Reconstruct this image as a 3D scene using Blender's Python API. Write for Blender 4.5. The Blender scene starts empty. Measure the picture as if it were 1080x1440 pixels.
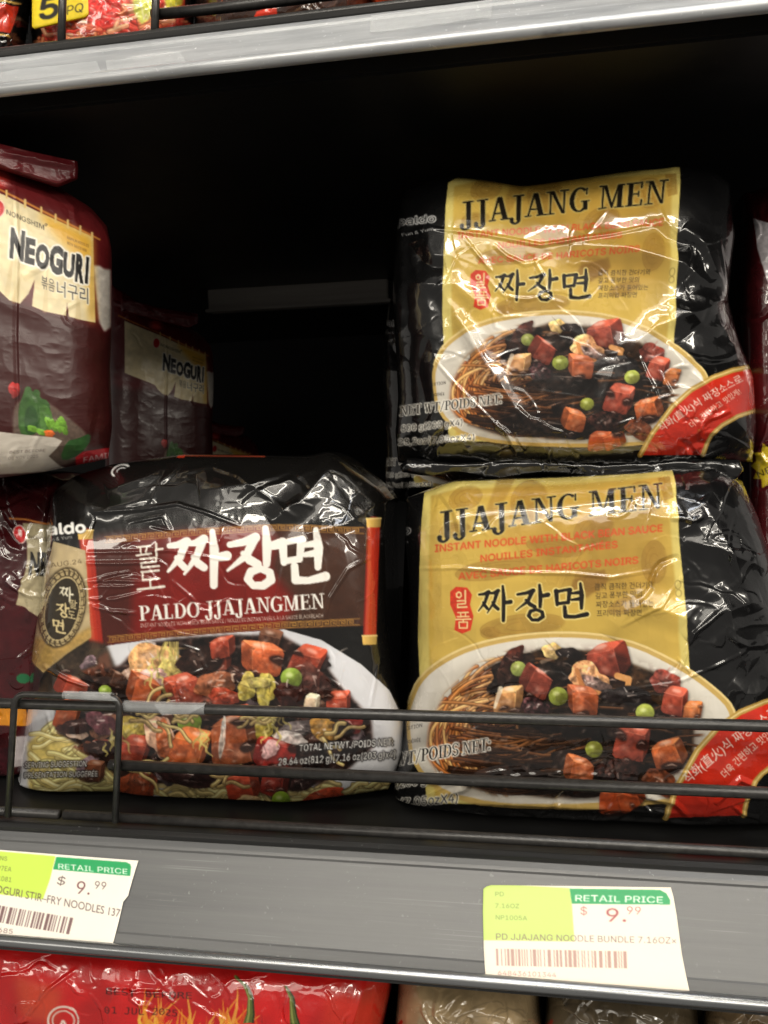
import bpy, bmesh, math
import numpy as np
from mathutils import Matrix, Vector

SC = bpy.context.scene
COL = SC.collection
RNG = np.random.default_rng(7)

# ------------------------------------------------------------------ camera
F = 1150.0                                    # focal length in photo pixels (1080 x 1440)
AX = np.array([[0.98535236, -0.01257016, -0.17006682],      # world x seen from the camera (right, down, forward)
               [0.16873299, -0.07256017, 0.98298739],       # world y, into the shelf
               [-0.02469638, -0.99728482, -0.06937634]])    # world z, up
CAM = np.array([0.0, -0.395, 0.2013])
cd = bpy.data.cameras.new('camera')
cam = bpy.data.objects.new('camera', cd)
COL.objects.link(cam)
SC.camera = cam
R = AX[:, 0]; D = AX[:, 1]; FW = AX[:, 2]
cam.matrix_world = Matrix(((R[0], -D[0], -FW[0], CAM[0]), (R[1], -D[1], -FW[1], CAM[1]),
                           (R[2], -D[2], -FW[2], CAM[2]), (0, 0, 0, 1)))
cd.sensor_fit = 'VERTICAL'; cd.sensor_height = 24.0; cd.sensor_width = 18.0
cd.lens = F / 1440 * 24
cd.clip_start = 0.01; cd.clip_end = 60
cd.dof.use_dof = True; cd.dof.focus_distance = 0.425; cd.dof.aperture_fstop = 12.0

# ------------------------------------------------------------------ world and lamps
W = bpy.data.worlds.new('World'); SC.world = W; W.use_nodes = True
bg = W.node_tree.nodes['Background']
bg.inputs['Color'].default_value = (1.0, 0.94, 0.86, 1); bg.inputs['Strength'].default_value = 0.2


def strip_light(y, z, watts, sx, sy, x=0.0, col=(1.0, 0.93, 0.82), aim=(0.0, 0.05, 0.1)):
    l = bpy.data.lights.new('ceiling_strip_light', 'AREA')
    l.shape = 'RECTANGLE'; l.size = sx; l.size_y = sy; l.energy = watts; l.color = col
    o = bpy.data.objects.new('ceiling_strip_light', l); COL.objects.link(o)
    o.location = (x, y, z)
    d = Vector(aim) - o.location
    o.rotation_euler = d.to_track_quat('-Z', 'Y').to_euler()
    return o


WARM = (1.0, 0.93, 0.81)
strip_light(-0.95, 1.75, 18, 2.4, 0.12, x=0.35, col=WARM)                      # rows of ceiling lamps above the aisle
strip_light(-2.1, 1.75, 50, 3.2, 0.16, x=0.4, col=WARM)
strip_light(-4.0, 2.1, 40, 4.6, 0.8, x=0.3, col=WARM)
strip_light(-5.0, 1.9, 120, 3.0, 0.5, x=4.6, col=WARM)
strip_light(-5.0, 1.9, 50, 3.0, 0.5, x=-4.6, col=WARM)
strip_light(-0.45, 1.9, 7, 1.6, 0.12, x=0.6, col=(0.88, 0.92, 1.0))

VS = SC.view_settings
VS.view_transform = 'Standard'; VS.look = 'None'; VS.gamma = 1; VS.use_curve_mapping = False
VS.exposure = -0.03
SC.render.engine = 'CYCLES'
SC.cycles.max_bounces = 6; SC.cycles.caustics_reflective = False
SC.cycles.sample_clamp_indirect = 4.0
try:
    SC.cycles.use_denoising = True
    SC.cycles.denoiser = 'OPENIMAGEDENOISE'
    SC.cycles.denoising_input_passes = 'RGB_ALBEDO_NORMAL'
except Exception:
    pass


# ------------------------------------------------------------------ measuring helpers
def rays(px, py):
    d = np.stack([np.asarray(px, float) - 540, np.asarray(py, float) - 720, np.full(np.shape(px), F)], -1)
    return d @ AX.T


class Plane:
    """a real plane in the shop: point p0, unit normal n facing the viewer"""
    def __init__(s, p0, n):
        s.p0 = np.array(p0, float); s.n = np.array(n, float) / np.linalg.norm(n)

    def hit(s, px, py, off=0.0):
        d = rays(px, py)
        t = ((s.p0 - CAM) @ s.n + off) / (d @ s.n)
        return CAM + d * t[..., None]


def yplane(y):
    return Plane((0, y, 0), (0, -1, 0))


def at(px, py, y):
    return yplane(y).hit(np.array([px]), np.array([py]))[0]


# ------------------------------------------------------------------ object helpers
def tag(o, label=None, cat=None, group=None, kind=None):
    if label: o['label'] = label
    if cat: o['category'] = cat
    if group: o['group'] = group
    if kind: o['kind'] = kind
    return o


def empty(name, loc, label, cat, group=None):
    o = bpy.data.objects.new(name, None); COL.objects.link(o)
    o.location = loc; o.empty_display_size = 0.02
    return tag(o, label, cat, group)


def link(name, me, mat, parent=None):
    o = bpy.data.objects.new(name, me); COL.objects.link(o)
    if mat is not None: me.materials.append(mat)
    if parent is not None:
        me.transform(Matrix.Translation(-Vector(parent.location)))         # children live in their thing's own frame
        o.parent = parent
    return o


def mesh_from(name, verts, faces, smooth=True):
    me = bpy.data.meshes.new(name)
    me.from_pydata([tuple(v) for v in verts], [], faces)
    if smooth: me.polygons.foreach_set('use_smooth', [True] * len(me.polygons))
    me.update()
    return me


def box(name, a, b, mat, parent=None, bevel=0.0015):
    bm = bmesh.new()
    bmesh.ops.create_cube(bm, size=1)
    a = np.array(a); b = np.array(b)
    for v in bm.verts:
        v.co = Vector((a + b) / 2 + np.array(v.co) * (b - a))
    if bevel: bmesh.ops.bevel(bm, geom=bm.edges[:], offset=bevel, segments=2, affect='EDGES', clamp_overlap=True)
    me = bpy.data.meshes.new(name); bm.to_mesh(me); bm.free()
    return link(name, me, mat, parent)


def tube_geo(pts, r, nseg=12):
    pts = np.array(pts, float); n = len(pts)
    V = []; Fc = []
    prev = None
    for i in range(n):
        t = pts[min(i + 1, n - 1)] - pts[max(i - 1, 0)]; t /= np.linalg.norm(t)
        if prev is None:
            up = np.array([0, 0, 1.]) if abs(t[2]) < .9 else np.array([0, 1., 0])
        else:
            up = prev
        s = np.cross(t, up); s /= np.linalg.norm(s); u = np.cross(s, t); prev = u
        for k in range(nseg):
            a = 2 * math.pi * k / nseg
            V.append(pts[i] + r * (math.cos(a) * s + math.sin(a) * u))
    for i in range(n - 1):
        for k in range(nseg):
            k2 = (k + 1) % nseg
            Fc.append((i * nseg + k, i * nseg + k2, (i + 1) * nseg + k2, (i + 1) * nseg + k))
    Fc.append(tuple(range(nseg))[::-1]); Fc.append(tuple((n - 1) * nseg + k for k in range(nseg)))
    return V, Fc


def tube(name, pts, r, mat, parent=None, nseg=12):
    V, Fc = tube_geo(pts, r, nseg)
    return link(name, mesh_from(name, V, Fc), mat, parent)


def round_path(pts, rad, n=6):
    """polyline with its inner corners rounded"""
    pts = [np.array(p, float) for p in pts]
    out = [pts[0]]
    for a, b, c in zip(pts, pts[1:], pts[2:]):
        d1 = (a - b) / np.linalg.norm(a - b); d2 = (c - b) / np.linalg.norm(c - b)
        p, q = b + d1 * rad, b + d2 * rad
        for k in range(n + 1):
            t = k / n
            out.append((1 - t) ** 2 * p + 2 * t * (1 - t) * b + t * t * q)
    out.append(pts[-1])
    return out


def extrude_profile(name, prof, x0, x1, mat, parent=None, smooth=False, nx=2):
    """closed (y, z) outline swept along x"""
    n = len(prof); V = []; Fc = []
    xs = np.linspace(x0, x1, nx)
    for x in xs:
        for (y, z) in prof: V.append((x, y, z))
    for i in range(nx - 1):
        for k in range(n):
            k2 = (k + 1) % n
            Fc.append((i * n + k, (i + 1) * n + k, (i + 1) * n + k2, i * n + k2))
    Fc.append(tuple(range(n))); Fc.append(tuple((nx - 1) * n + k for k in range(n))[::-1])
    return link(name, mesh_from(name, V, Fc, smooth), mat, parent)


# ------------------------------------------------------------------ materials
def new_mat(name):
    m = bpy.data.materials.new(name); m.use_nodes = True
    nt = m.node_tree
    return m, nt, nt.nodes['Principled BSDF']


def noise_node(nt, scale, vec_scale=(1, 1, 1), detail=4, rough=0.6):
    tc = nt.nodes.new('ShaderNodeTexCoord'); mp = nt.nodes.new('ShaderNodeMapping'); nz = nt.nodes.new('ShaderNodeTexNoise')
    mp.inputs['Scale'].default_value = vec_scale
    nz.inputs['Scale'].default_value = scale; nz.inputs['Detail'].default_value = detail; nz.inputs['Roughness'].default_value = rough
    nt.links.new(tc.outputs['Object'], mp.inputs['Vector']); nt.links.new(mp.outputs['Vector'], nz.inputs['Vector'])
    return nz


def ramp(nt, src, stops):
    r = nt.nodes.new('ShaderNodeValToRGB')
    el = r.color_ramp.elements
    while len(el) < len(stops): el.new(0.5)
    for e, (p, c) in zip(el, stops):
        e.position = p; e.color = tuple(c) + (1,)
    nt.links.new(src, r.inputs['Fac'])
    return r


def film_mat(name, rough=0.24, coat=0.9, coat_rough=0.06, spec=0.45, coat_ior=1.6):
    """printed plastic film: the print is the mesh's own colour attribute"""
    m, nt, b = new_mat(name)
    a = nt.nodes.new('ShaderNodeAttribute'); a.attribute_name = 'print'
    nt.links.new(a.outputs['Color'], b.inputs['Base Color'])
    b.inputs['Specular IOR Level'].default_value = spec
    b.inputs['Coat Weight'].default_value = coat
    b.inputs['Coat Roughness'].default_value = coat_rough
    b.inputs['Coat IOR'].default_value = coat_ior
    nz = noise_node(nt, 60, detail=3)
    mr = nt.nodes.new('ShaderNodeMapRange')
    mr.inputs['To Min'].default_value = rough - 0.06; mr.inputs['To Max'].default_value = rough + 0.10
    nt.links.new(nz.outputs['Fac'], mr.inputs['Value']); nt.links.new(mr.outputs['Result'], b.inputs['Roughness'])
    return m


def streak_mat(name, c0, c1, metallic, rough, bump=0.0, streak=(1.5, 60, 60), spec=0.5, dust=0.0, scratch=0.0):
    m, nt, b = new_mat(name)
    nz = noise_node(nt, 6.0, streak, detail=6, rough=0.65)
    r = ramp(nt, nz.outputs['Fac'], [(0.3, c0), (0.72, c1)])
    out = r.outputs['Color']
    if dust:
        n2 = noise_node(nt, 420, (1, 1, 1), detail=2)
        r2 = ramp(nt, n2.outputs['Fac'], [(0.66, (0, 0, 0)), (0.74, (dust,) * 3)])
        n3 = noise_node(nt, 30, (1, 1, 1), detail=2)
        r3 = ramp(nt, n3.outputs['Fac'], [(0.45, (0, 0, 0)), (0.7, (1, 1, 1))])
        mu = nt.nodes.new('ShaderNodeMix'); mu.data_type = 'RGBA'; mu.blend_type = 'MULTIPLY'; mu.inputs[0].default_value = 1
        nt.links.new(r2.outputs['Color'], mu.inputs[6]); nt.links.new(r3.outputs['Color'], mu.inputs[7])
        ad = nt.nodes.new('ShaderNodeMix'); ad.data_type = 'RGBA'; ad.blend_type = 'ADD'; ad.inputs[0].default_value = 1
        nt.links.new(out, ad.inputs[6]); nt.links.new(mu.outputs[2], ad.inputs[7])
        out = ad.outputs[2]
    if scratch:
        n4 = noise_node(nt, 9, (1.0, 150, 150), detail=1)
        n5 = noise_node(nt, 14, (1, 1.5, 1.5), detail=2)
        r4 = ramp(nt, n4.outputs['Fac'], [(0.66, (0, 0, 0)), (0.69, (scratch,) * 3)]); r5 = ramp(nt, n5.outputs['Fac'], [(0.5, (0, 0, 0)), (0.62, (1, 1, 1))])
        m4 = nt.nodes.new('ShaderNodeMix'); m4.data_type = 'RGBA'; m4.blend_type = 'MULTIPLY'; m4.inputs[0].default_value = 1
        nt.links.new(r4.outputs['Color'], m4.inputs[6]); nt.links.new(r5.outputs['Color'], m4.inputs[7])
        a4 = nt.nodes.new('ShaderNodeMix'); a4.data_type = 'RGBA'; a4.blend_type = 'ADD'; a4.inputs[0].default_value = 1
        nt.links.new(out, a4.inputs[6]); nt.links.new(m4.outputs[2], a4.inputs[7])
        n6 = noise_node(nt, 22, (.7, 1.6, 1.6), detail=5)                 # dark scuffs
        r6 = ramp(nt, n6.outputs['Fac'], [(0.27, (.35, .35, .35)), (0.36, (1, 1, 1))])
        m6 = nt.nodes.new('ShaderNodeMix'); m6.data_type = 'RGBA'; m6.blend_type = 'MULTIPLY'; m6.inputs[0].default_value = 1
        nt.links.new(a4.outputs[2], m6.inputs[6]); nt.links.new(r6.outputs['Color'], m6.inputs[7])
        out = m6.outputs[2]
    nt.links.new(out, b.inputs['Base Color'])
    b.inputs['Metallic'].default_value = metallic
    b.inputs['Specular IOR Level'].default_value = spec
    mr = nt.nodes.new('ShaderNodeMapRange')
    mr.inputs['To Min'].default_value = max(0.03, rough - 0.1); mr.inputs['To Max'].default_value = rough + 0.12
    nt.links.new(nz.outputs['Fac'], mr.inputs['Value']); nt.links.new(mr.outputs['Result'], b.inputs['Roughness'])
    if bump:
        bp = nt.nodes.new('ShaderNodeBump'); bp.inputs['Strength'].default_value = bump; bp.inputs['Distance'].default_value = 0.001
        nt.links.new(nz.outputs['Fac'], bp.inputs['Height']); nt.links.new(bp.outputs['Normal'], b.inputs['Normal'])
    return m


M_FILM = film_mat('printed_film')
M_DULL = film_mat('matt_film', rough=0.38, coat=0.15, coat_rough=0.2, coat_ior=1.5)
M_PAPER = film_mat('printed_paper', rough=0.55, coat=0.25, coat_rough=0.25, spec=0.3, coat_ior=1.5)
M_WIRE = streak_mat('black_powder_coated_wire', (0.014, 0.0135, 0.013), (0.034, 0.032, 0.030), 0.0, 0.34, 0.15, (40, 40, 40), 0.6, 0.08)
M_BOARD = streak_mat('black_painted_steel', (0.004, 0.004, 0.004), (0.008, 0.008, 0.008), 0.0, 0.45, 0.05, (3, 3, 3), 0.35)
M_LIP = streak_mat('black_plastic_lip', (0.012, 0.012, 0.012), (0.03, 0.03, 0.03), 0.0, 0.32, 0.1, (1, 80, 80), 0.5, 0.08)
M_CHANNEL = streak_mat('grey_plastic_channel', (0.088, 0.09, 0.093), (0.135, 0.137, 0.137), 0.0, 0.34, 0.03, (0.8, 30, 30), 0.5, 0.14, 0.07)
M_RAIL = streak_mat('silver_rail', (0.31, 0.325, 0.345), (0.54, 0.555, 0.57), 0.35, 0.34, 0.05, (2.6, 26, 26), 0.5, 0.5, 0.25)
M_BRIGHT = streak_mat('polished_edge', (0.25, 0.26, 0.27), (0.42, 0.43, 0.44), 0.85, 0.28, 0.03, (1, 50, 50), 0.5)
M_BACK = streak_mat('dark_back_panel', (0.007, 0.007, 0.008), (0.011, 0.011, 0.012), 0.0, 0.6, 0.0, (2, 2, 2), 0.2)
M_GREYBAR = streak_mat('grey_painted_bar', (0.27, 0.25, 0.225), (0.38, 0.355, 0.32), 0.1, 0.4, 0.0, (1, 20, 20), 0.4)


def tape_mat():
    m, nt, b = new_mat('clear_tape')
    b.inputs['Base Color'].default_value = (0.75, 0.77, 0.78, 1)
    b.inputs['Roughness'].default_value = 0.18
    b.inputs['Coat Weight'].default_value = 0.5
    nz = noise_node(nt, 90, (1, 1, 1), detail=3)
    mr = nt.nodes.new('ShaderNodeMapRange'); mr.inputs['To Min'].default_value = 0.05; mr.inputs['To Max'].default_value = 0.42
    nt.links.new(nz.outputs['Fac'], mr.inputs['Value']); nt.links.new(mr.outputs['Result'], b.inputs['Alpha'])
    return m


M_TAPE = tape_mat()

# ------------------------------------------------------------------ print painting (flat artwork, in sRGB 0..255)


def vnoise(h, w, cell, seed):
    g = np.random.default_rng(seed)
    gh, gw = int(h / cell) + 3, int(w / cell) + 3
    a = g.random((gh, gw))
    y = np.arange(h) / cell; x = np.arange(w) / cell
    yi = y.astype(int); xi = x.astype(int)
    fy = (y - yi); fx = (x - xi)
    fy = (fy * fy * (3 - 2 * fy))[:, None]; fx = (fx * fx * (3 - 2 * fx))[None]
    p = a[yi][:, xi]; q = a[yi][:, xi + 1]; r = a[yi + 1][:, xi]; s = a[yi + 1][:, xi + 1]
    return (p * (1 - fx) + q * fx) * (1 - fy) + (r * (1 - fx) + s * fx) * fy


def cover(segs, w, h, ss=4, winding=False):
    """coverage of closed outlines given as segments (x0, y0, x1, y1): even-odd, or non-zero winding"""
    out = np.zeros((h, w)); X = np.arange(w)
    x0, y0, x1, y1 = segs.T
    lo = np.minimum(y0, y1); hi = np.maximum(y0, y1)
    dy = np.where(y1 == y0, 1e-9, y1 - y0)
    for i in range(h * ss):
        y = (i + .5) / ss
        k = (lo <= y) & (hi > y)
        if not k.any(): continue
        xs = x0[k] + (y - y0[k]) / dy[k] * (x1[k] - x0[k])
        o = np.argsort(xs); xs = xs[o]
        if winding:
            wn = np.cumsum(np.sign(dy[k])[o]); inside = wn != 0; was = np.concatenate([[False], inside[:-1]])
            a, b = xs[inside & ~was], xs[~inside & was]
        else:
            a, b = xs[0::2], xs[1::2]
        n = min(len(a), len(b)); a = a[:n]; b = b[:n]
        out[i // ss] += (np.clip(X + 1 - a[:, None], 0, 1) - np.clip(X + 1 - b[:, None], 0, 1)).sum(0)
    return np.clip(out / ss, 0, 1)


def ring(pts):
    p = np.asarray(pts, float); q = np.roll(p, -1, 0)
    return np.concatenate([p, q], 1)


def ell(cx, cy, rx, ry, ang=0, n=40, a0=0, a1=360):
    t = np.radians(np.linspace(a0, a1, n, endpoint=(a1 - a0) < 360)); c, s = math.cos(math.radians(ang)), math.sin(math.radians(ang))
    x = rx * np.cos(t); y = ry * np.sin(t)
    return np.stack([cx + x * c - y * s, cy + x * s + y * c], 1)


_TX = {}
FONT = {}
for _k, _f in (('sans', 'Inter.woff2'), ('mono', 'DejaVuSansMono.woff2')):       # type faces that ship inside Blender itself
    try:
        import os
        FONT[_k] = bpy.data.fonts.load(os.path.join(bpy.utils.resource_path('LOCAL'), 'datafiles', 'fonts', _f))
    except Exception:
        pass


def text_outline(s, bold=0.0, face=None):
    """outline segments of a line of type, x from 0 to 1 over its width, y in em with the baseline at 0"""
    k = (s, bold, face)
    if k not in _TX:
        cu = bpy.data.curves.new('type', 'FONT'); cu.body = s; cu.offset = 0 if face in FONT else bold; cu.resolution_u = 3
        if face in FONT and max(map(ord, s)) < 0x250: cu.font = FONT[face]
        o = bpy.data.objects.new('type', cu); COL.objects.link(o)
        dg = bpy.context.evaluated_depsgraph_get(); dg.update()
        if face in FONT and cu.font == FONT[face]:
            sp = []
            for spl in o.evaluated_get(dg).to_curve(dg).splines:
                bp = spl.bezier_points; pts = []
                for i in range(len(bp)):
                    p, q = bp[i], bp[(i + 1) % len(bp)]
                    for t in (0, .25, .5, .75):
                        u = 1 - t
                        v = p.co * u ** 3 + p.handle_right * 3 * u * u * t + q.handle_left * 3 * u * t * t + q.co * t ** 3
                        pts.append((v[0], v[1]))
                sp.append(np.array(pts))
            bpy.data.objects.remove(o); bpy.data.curves.remove(cu)
            al = np.concatenate(sp); x0, x1 = al[:, 0].min(), al[:, 0].max()
            _TX[k] = [np.concatenate([ring((p - (x0, 0)) / (x1 - x0, 1)) for p in sp])]
            return _TX[k]
        ev = o.evaluated_get(dg); me = ev.to_mesh()
        co = np.array([v.co[:2] for v in me.vertices])
        cnt = {}
        for p in me.polygons:
            for e in p.edge_keys: cnt[e] = cnt.get(e, 0) + 1
        ed = np.array([e for e, n in cnt.items() if n == 1])
        ev.to_mesh_clear(); bpy.data.objects.remove(o); bpy.data.curves.remove(cu)
        x0, x1 = co[:, 0].min(), co[:, 0].max()
        co[:, 0] = (co[:, 0] - x0) / (x1 - x0)
        _TX[k] = [np.concatenate([co[ed[:, 0]], co[ed[:, 1]]], 1)]
    return _TX[k]


# a slab-serif alphabet of our own: every letter is a list of closed outlines in a cap height of 1
def _r(x0, y0, x1, y1): return [(x0, y0), (x1, y0), (x1, y1), (x0, y1)]


def _arc(cx, cy, rx, ry, a0, a1, wv, wh):
    t = np.radians(np.linspace(a0, a1, 22))
    o = np.stack([cx + rx * np.cos(t), cy + ry * np.sin(t)], 1)
    i = np.stack([cx + (rx - wv) * np.cos(t), cy + (ry - wh) * np.sin(t)], 1)[::-1]
    return list(map(tuple, np.concatenate([o, i])))


S_ = 0.055
SERIF = {
    'J': (.52, [_r(.24, -.08, .42, 1), _r(.10, .94, .54, 1), _arc(.20, -.06, .22, .20, 180, 360, .15, .08), list(map(tuple, ell(.06, -.02, .085, .085)))]),
    'A': (.80, [[(.10, 0), (.17, 0), (.40, .86), (.52, 1), (.34, 1)], [(.34, 1), (.52, 1), (.76, 0), (.55, 0), (.37, .82)], _r(.20, .27, .60, .34), _r(.0, 0, .28, S_), _r(.46, 0, .86, S_)]),
    'N': (.84, [_r(.13, 0, .21, 1), _r(.66, 0, .74, 1), [(.10, 1), (.30, 1), (.74, .0), (.62, 0), (.18, .92)], _r(0, 0, .34, S_), _r(0, .94, .28, 1), _r(.54, .94, .88, 1)]),
    'G': (.82, [_arc(.42, .5, .40, .52, 48, 325, .19, .07), _r(.56, .06, .74, .44), _r(.48, .40, .82, .46), _r(.66, .70, .72, .98)]),
    'M': (1.0, [_r(.12, 0, .19, 1), _r(.72, 0, .91, 1), [(.09, 1), (.30, 1), (.54, .14), (.48, .0), (.18, .92)], [(.48, 0), (.55, 0), (.80, 1), (.72, 1), (.50, .18)], _r(0, 0, .32, S_), _r(0, .94, .26, 1), _r(.62, 0, 1.0, S_), _r(.76, .94, 1.0, 1)]),
    'E': (.70, [_r(.10, 0, .28, 1), _r(0, 0, .66, S_), _r(0, .945, .64, 1), _r(.26, .48, .50, .545), _r(.47, .38, .53, .64), _r(.59, 0, .66, .27), _r(.57, .74, .64, 1)]),
    'P': (.68, [_r(.10, 0, .28, 1), _r(0, 0, .40, S_), _r(0, .945, .40, 1), _arc(.36, .73, .32, .27, -90, 90, .19, .06), _r(.26, .46, .38, .52)]),
    'L': (.64, [_r(.10, 0, .28, 1), _r(0, 0, .60, S_), _r(0, .945, .40, 1), _r(.53, 0, .60, .30)]),
    'D': (.80, [_r(.10, 0, .28, 1), _r(0, 0, .40, S_), _r(0, .945, .40, 1), _arc(.36, .5, .42, .5, -90, 90, .19, .06)]),
    'O': (.84, [_arc(.42, .5, .42, .53, 0, 360, .19, .065)]),
    'T': (.72, [_r(.27, 0, .45, 1), _r(.14, 0, .58, S_), _r(.0, .945, .72, 1), _r(0, .72, .06, 1), _r(.66, .72, .72, 1)]),
    'W': (1.06, [[(.06, 1), (.24, 1), (.40, .1), (.34, 0), (.26, 0)], [(.34, 0), (.40, 0), (.58, .9), (.52, 1)], [(.42, 1), (.60, 1), (.76, .1), (.70, 0), (.62, 0)], [(.70, 0), (.76, 0), (.98, 1), (.90, 1)], _r(0, .945, .32, 1), _r(.40, .945, .66, 1), _r(.82, .945, 1.06, 1)]),
    'I': (.40, [_r(.11, 0, .29, 1), _r(0, 0, .40, S_), _r(0, .945, .40, 1)]),
    'S': (.62, [_arc(.31, .74, .29, .27, 20, 270, .13, .08), _arc(.31, .27, .29, .28, -160, 90, .15, .08), _r(.53, .70, .58, 1), _r(.03, .0, .08, .30)]),
    ' ': (.26, []),
    ':': (.26, [list(map(tuple, ell(.12, .12, .1, .1))), list(map(tuple, ell(.12, .68, .1, .1)))]),
    '/': (.46, [[(0, -.1), (.08, -.1), (.44, 1.05), (.36, 1.05)]]),
}


def serif_outline(s, gap=0.05):
    polys = []; x = 0
    for ch in s:
        w, gl = SERIF[ch]
        for p in gl: polys.append(np.array(p, float) + (x, 0))
        x += w + gap
    x -= gap
    return [ring(p / (x, 1)) for p in polys]


def brush(ch, strokes_w=1.0):
    return BRUSH[ch]


# brush-written syllables in a unit square (x right, y down): lists of (points, widths)
BRUSH = {
    '짜': [([(.02, .20), (.16, .19), (.31, .14)], [.08, .10, .13]), ([(.29, .15), (.20, .42), (.00, .66)], [.13, .10, .04]), ([(.14, .42), (.20, .52), (.27, .60)], [.07, .10, .10]),
          ([(.32, .18), (.46, .17), (.60, .11)], [.07, .10, .13]), ([(.58, .12), (.48, .42), (.27, .72)], [.13, .10, .04]), ([(.42, .42), (.50, .54), (.60, .62)], [.07, .12, .11]),
          ([(.74, -.02), (.77, .3), (.76, .95)], [.08, .13, .11]), ([(.78, .45), (.98, .43)], [.11, .14])],
    '장': [([(.06, .22), (.30, .19), (.52, .12)], [.09, .11, .14]), ([(.50, .13), (.36, .42), (.02, .66)], [.14, .11, .04]), ([(.30, .38), (.42, .50), (.56, .58)], [.08, .13, .12]),
          ([(.70, -.03), (.73, .25), (.72, .58)], [.09, .14, .11]), ([(.74, .29), (.95, .25)], [.11, .15]),
          ([(.60, .66), (.44, .70), (.38, .82), (.48, .94), (.66, .95), (.80, .86), (.78, .73), (.62, .66)], [.10, .12, .11, .10, .12, .13, .11, .10])],
    '면': [([(.08, .16), (.11, .54)], [.14, .11]), ([(.08, .18), (.40, .13), (.47, .14)], [.10, .10, .14]), ([(.46, .15), (.42, .50)], [.14, .10]), ([(.12, .52), (.42, .49)], [.10, .11]),
          ([(.52, .24), (.74, .22)], [.08, .12]), ([(.52, .42), (.74, .40)], [.08, .12]), ([(.76, -.03), (.80, .3), (.79, .66)], [.09, .15, .11]),
          ([(.32, .62), (.34, .86)], [.12, .13]), ([(.34, .88), (.60, .90), (.94, .84)], [.13, .11, .15])],
    '팔': [([(.05, .10), (.52, .07)], [.09, .10]), ([(.16, .12), (.20, .40)], [.08, .08]), ([(.40, .10), (.37, .38)], [.08, .08]), ([(.02, .44), (.55, .38)], [.09, .10]),
          ([(.74, -.02), (.75, .50)], [.11, .10]), ([(.76, .24), (.98, .22)], [.09, .10]),
          ([(.16, .60), (.74, .57), (.73, .74), (.20, .77), (.20, .95), (.84, .92)], [.09, .09, .09, .09, .09, .11])],
    '도': [([(.14, .12), (.78, .08)], [.10, .11]), ([(.18, .12), (.20, .48), (.80, .45)], [.10, .09, .10]), ([(.48, .48), (.48, .82)], [.10, .10]), ([(.0, .90), (.98, .82)], [.11, .13])],
    '일': [([(.26, .06), (.10, .16), (.12, .34), (.30, .40), (.44, .28), (.40, .12), (.26, .06)], [.09] * 7), ([(.72, -.02), (.72, .48)], [.11, .10]),
          ([(.16, .58), (.74, .56), (.73, .74), (.18, .77), (.18, .96), (.82, .93)], [.09, .09, .09, .09, .09, .11])],
    '품': [([(.14, .06), (.84, .04)], [.09, .09]), ([(.32, .08), (.34, .26)], [.08, .08]), ([(.66, .06), (.64, .26)], [.08, .08]), ([(.10, .30), (.88, .28)], [.09, .09]),
          ([(.0, .46), (1.0, .43)], [.09, .1]), ([(.50, .46), (.50, .60)], [.09, .09]), ([(.22, .62), (.78, .60), (.76, .95), (.24, .96), (.22, .62)], [.09] * 5)],
}


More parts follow.
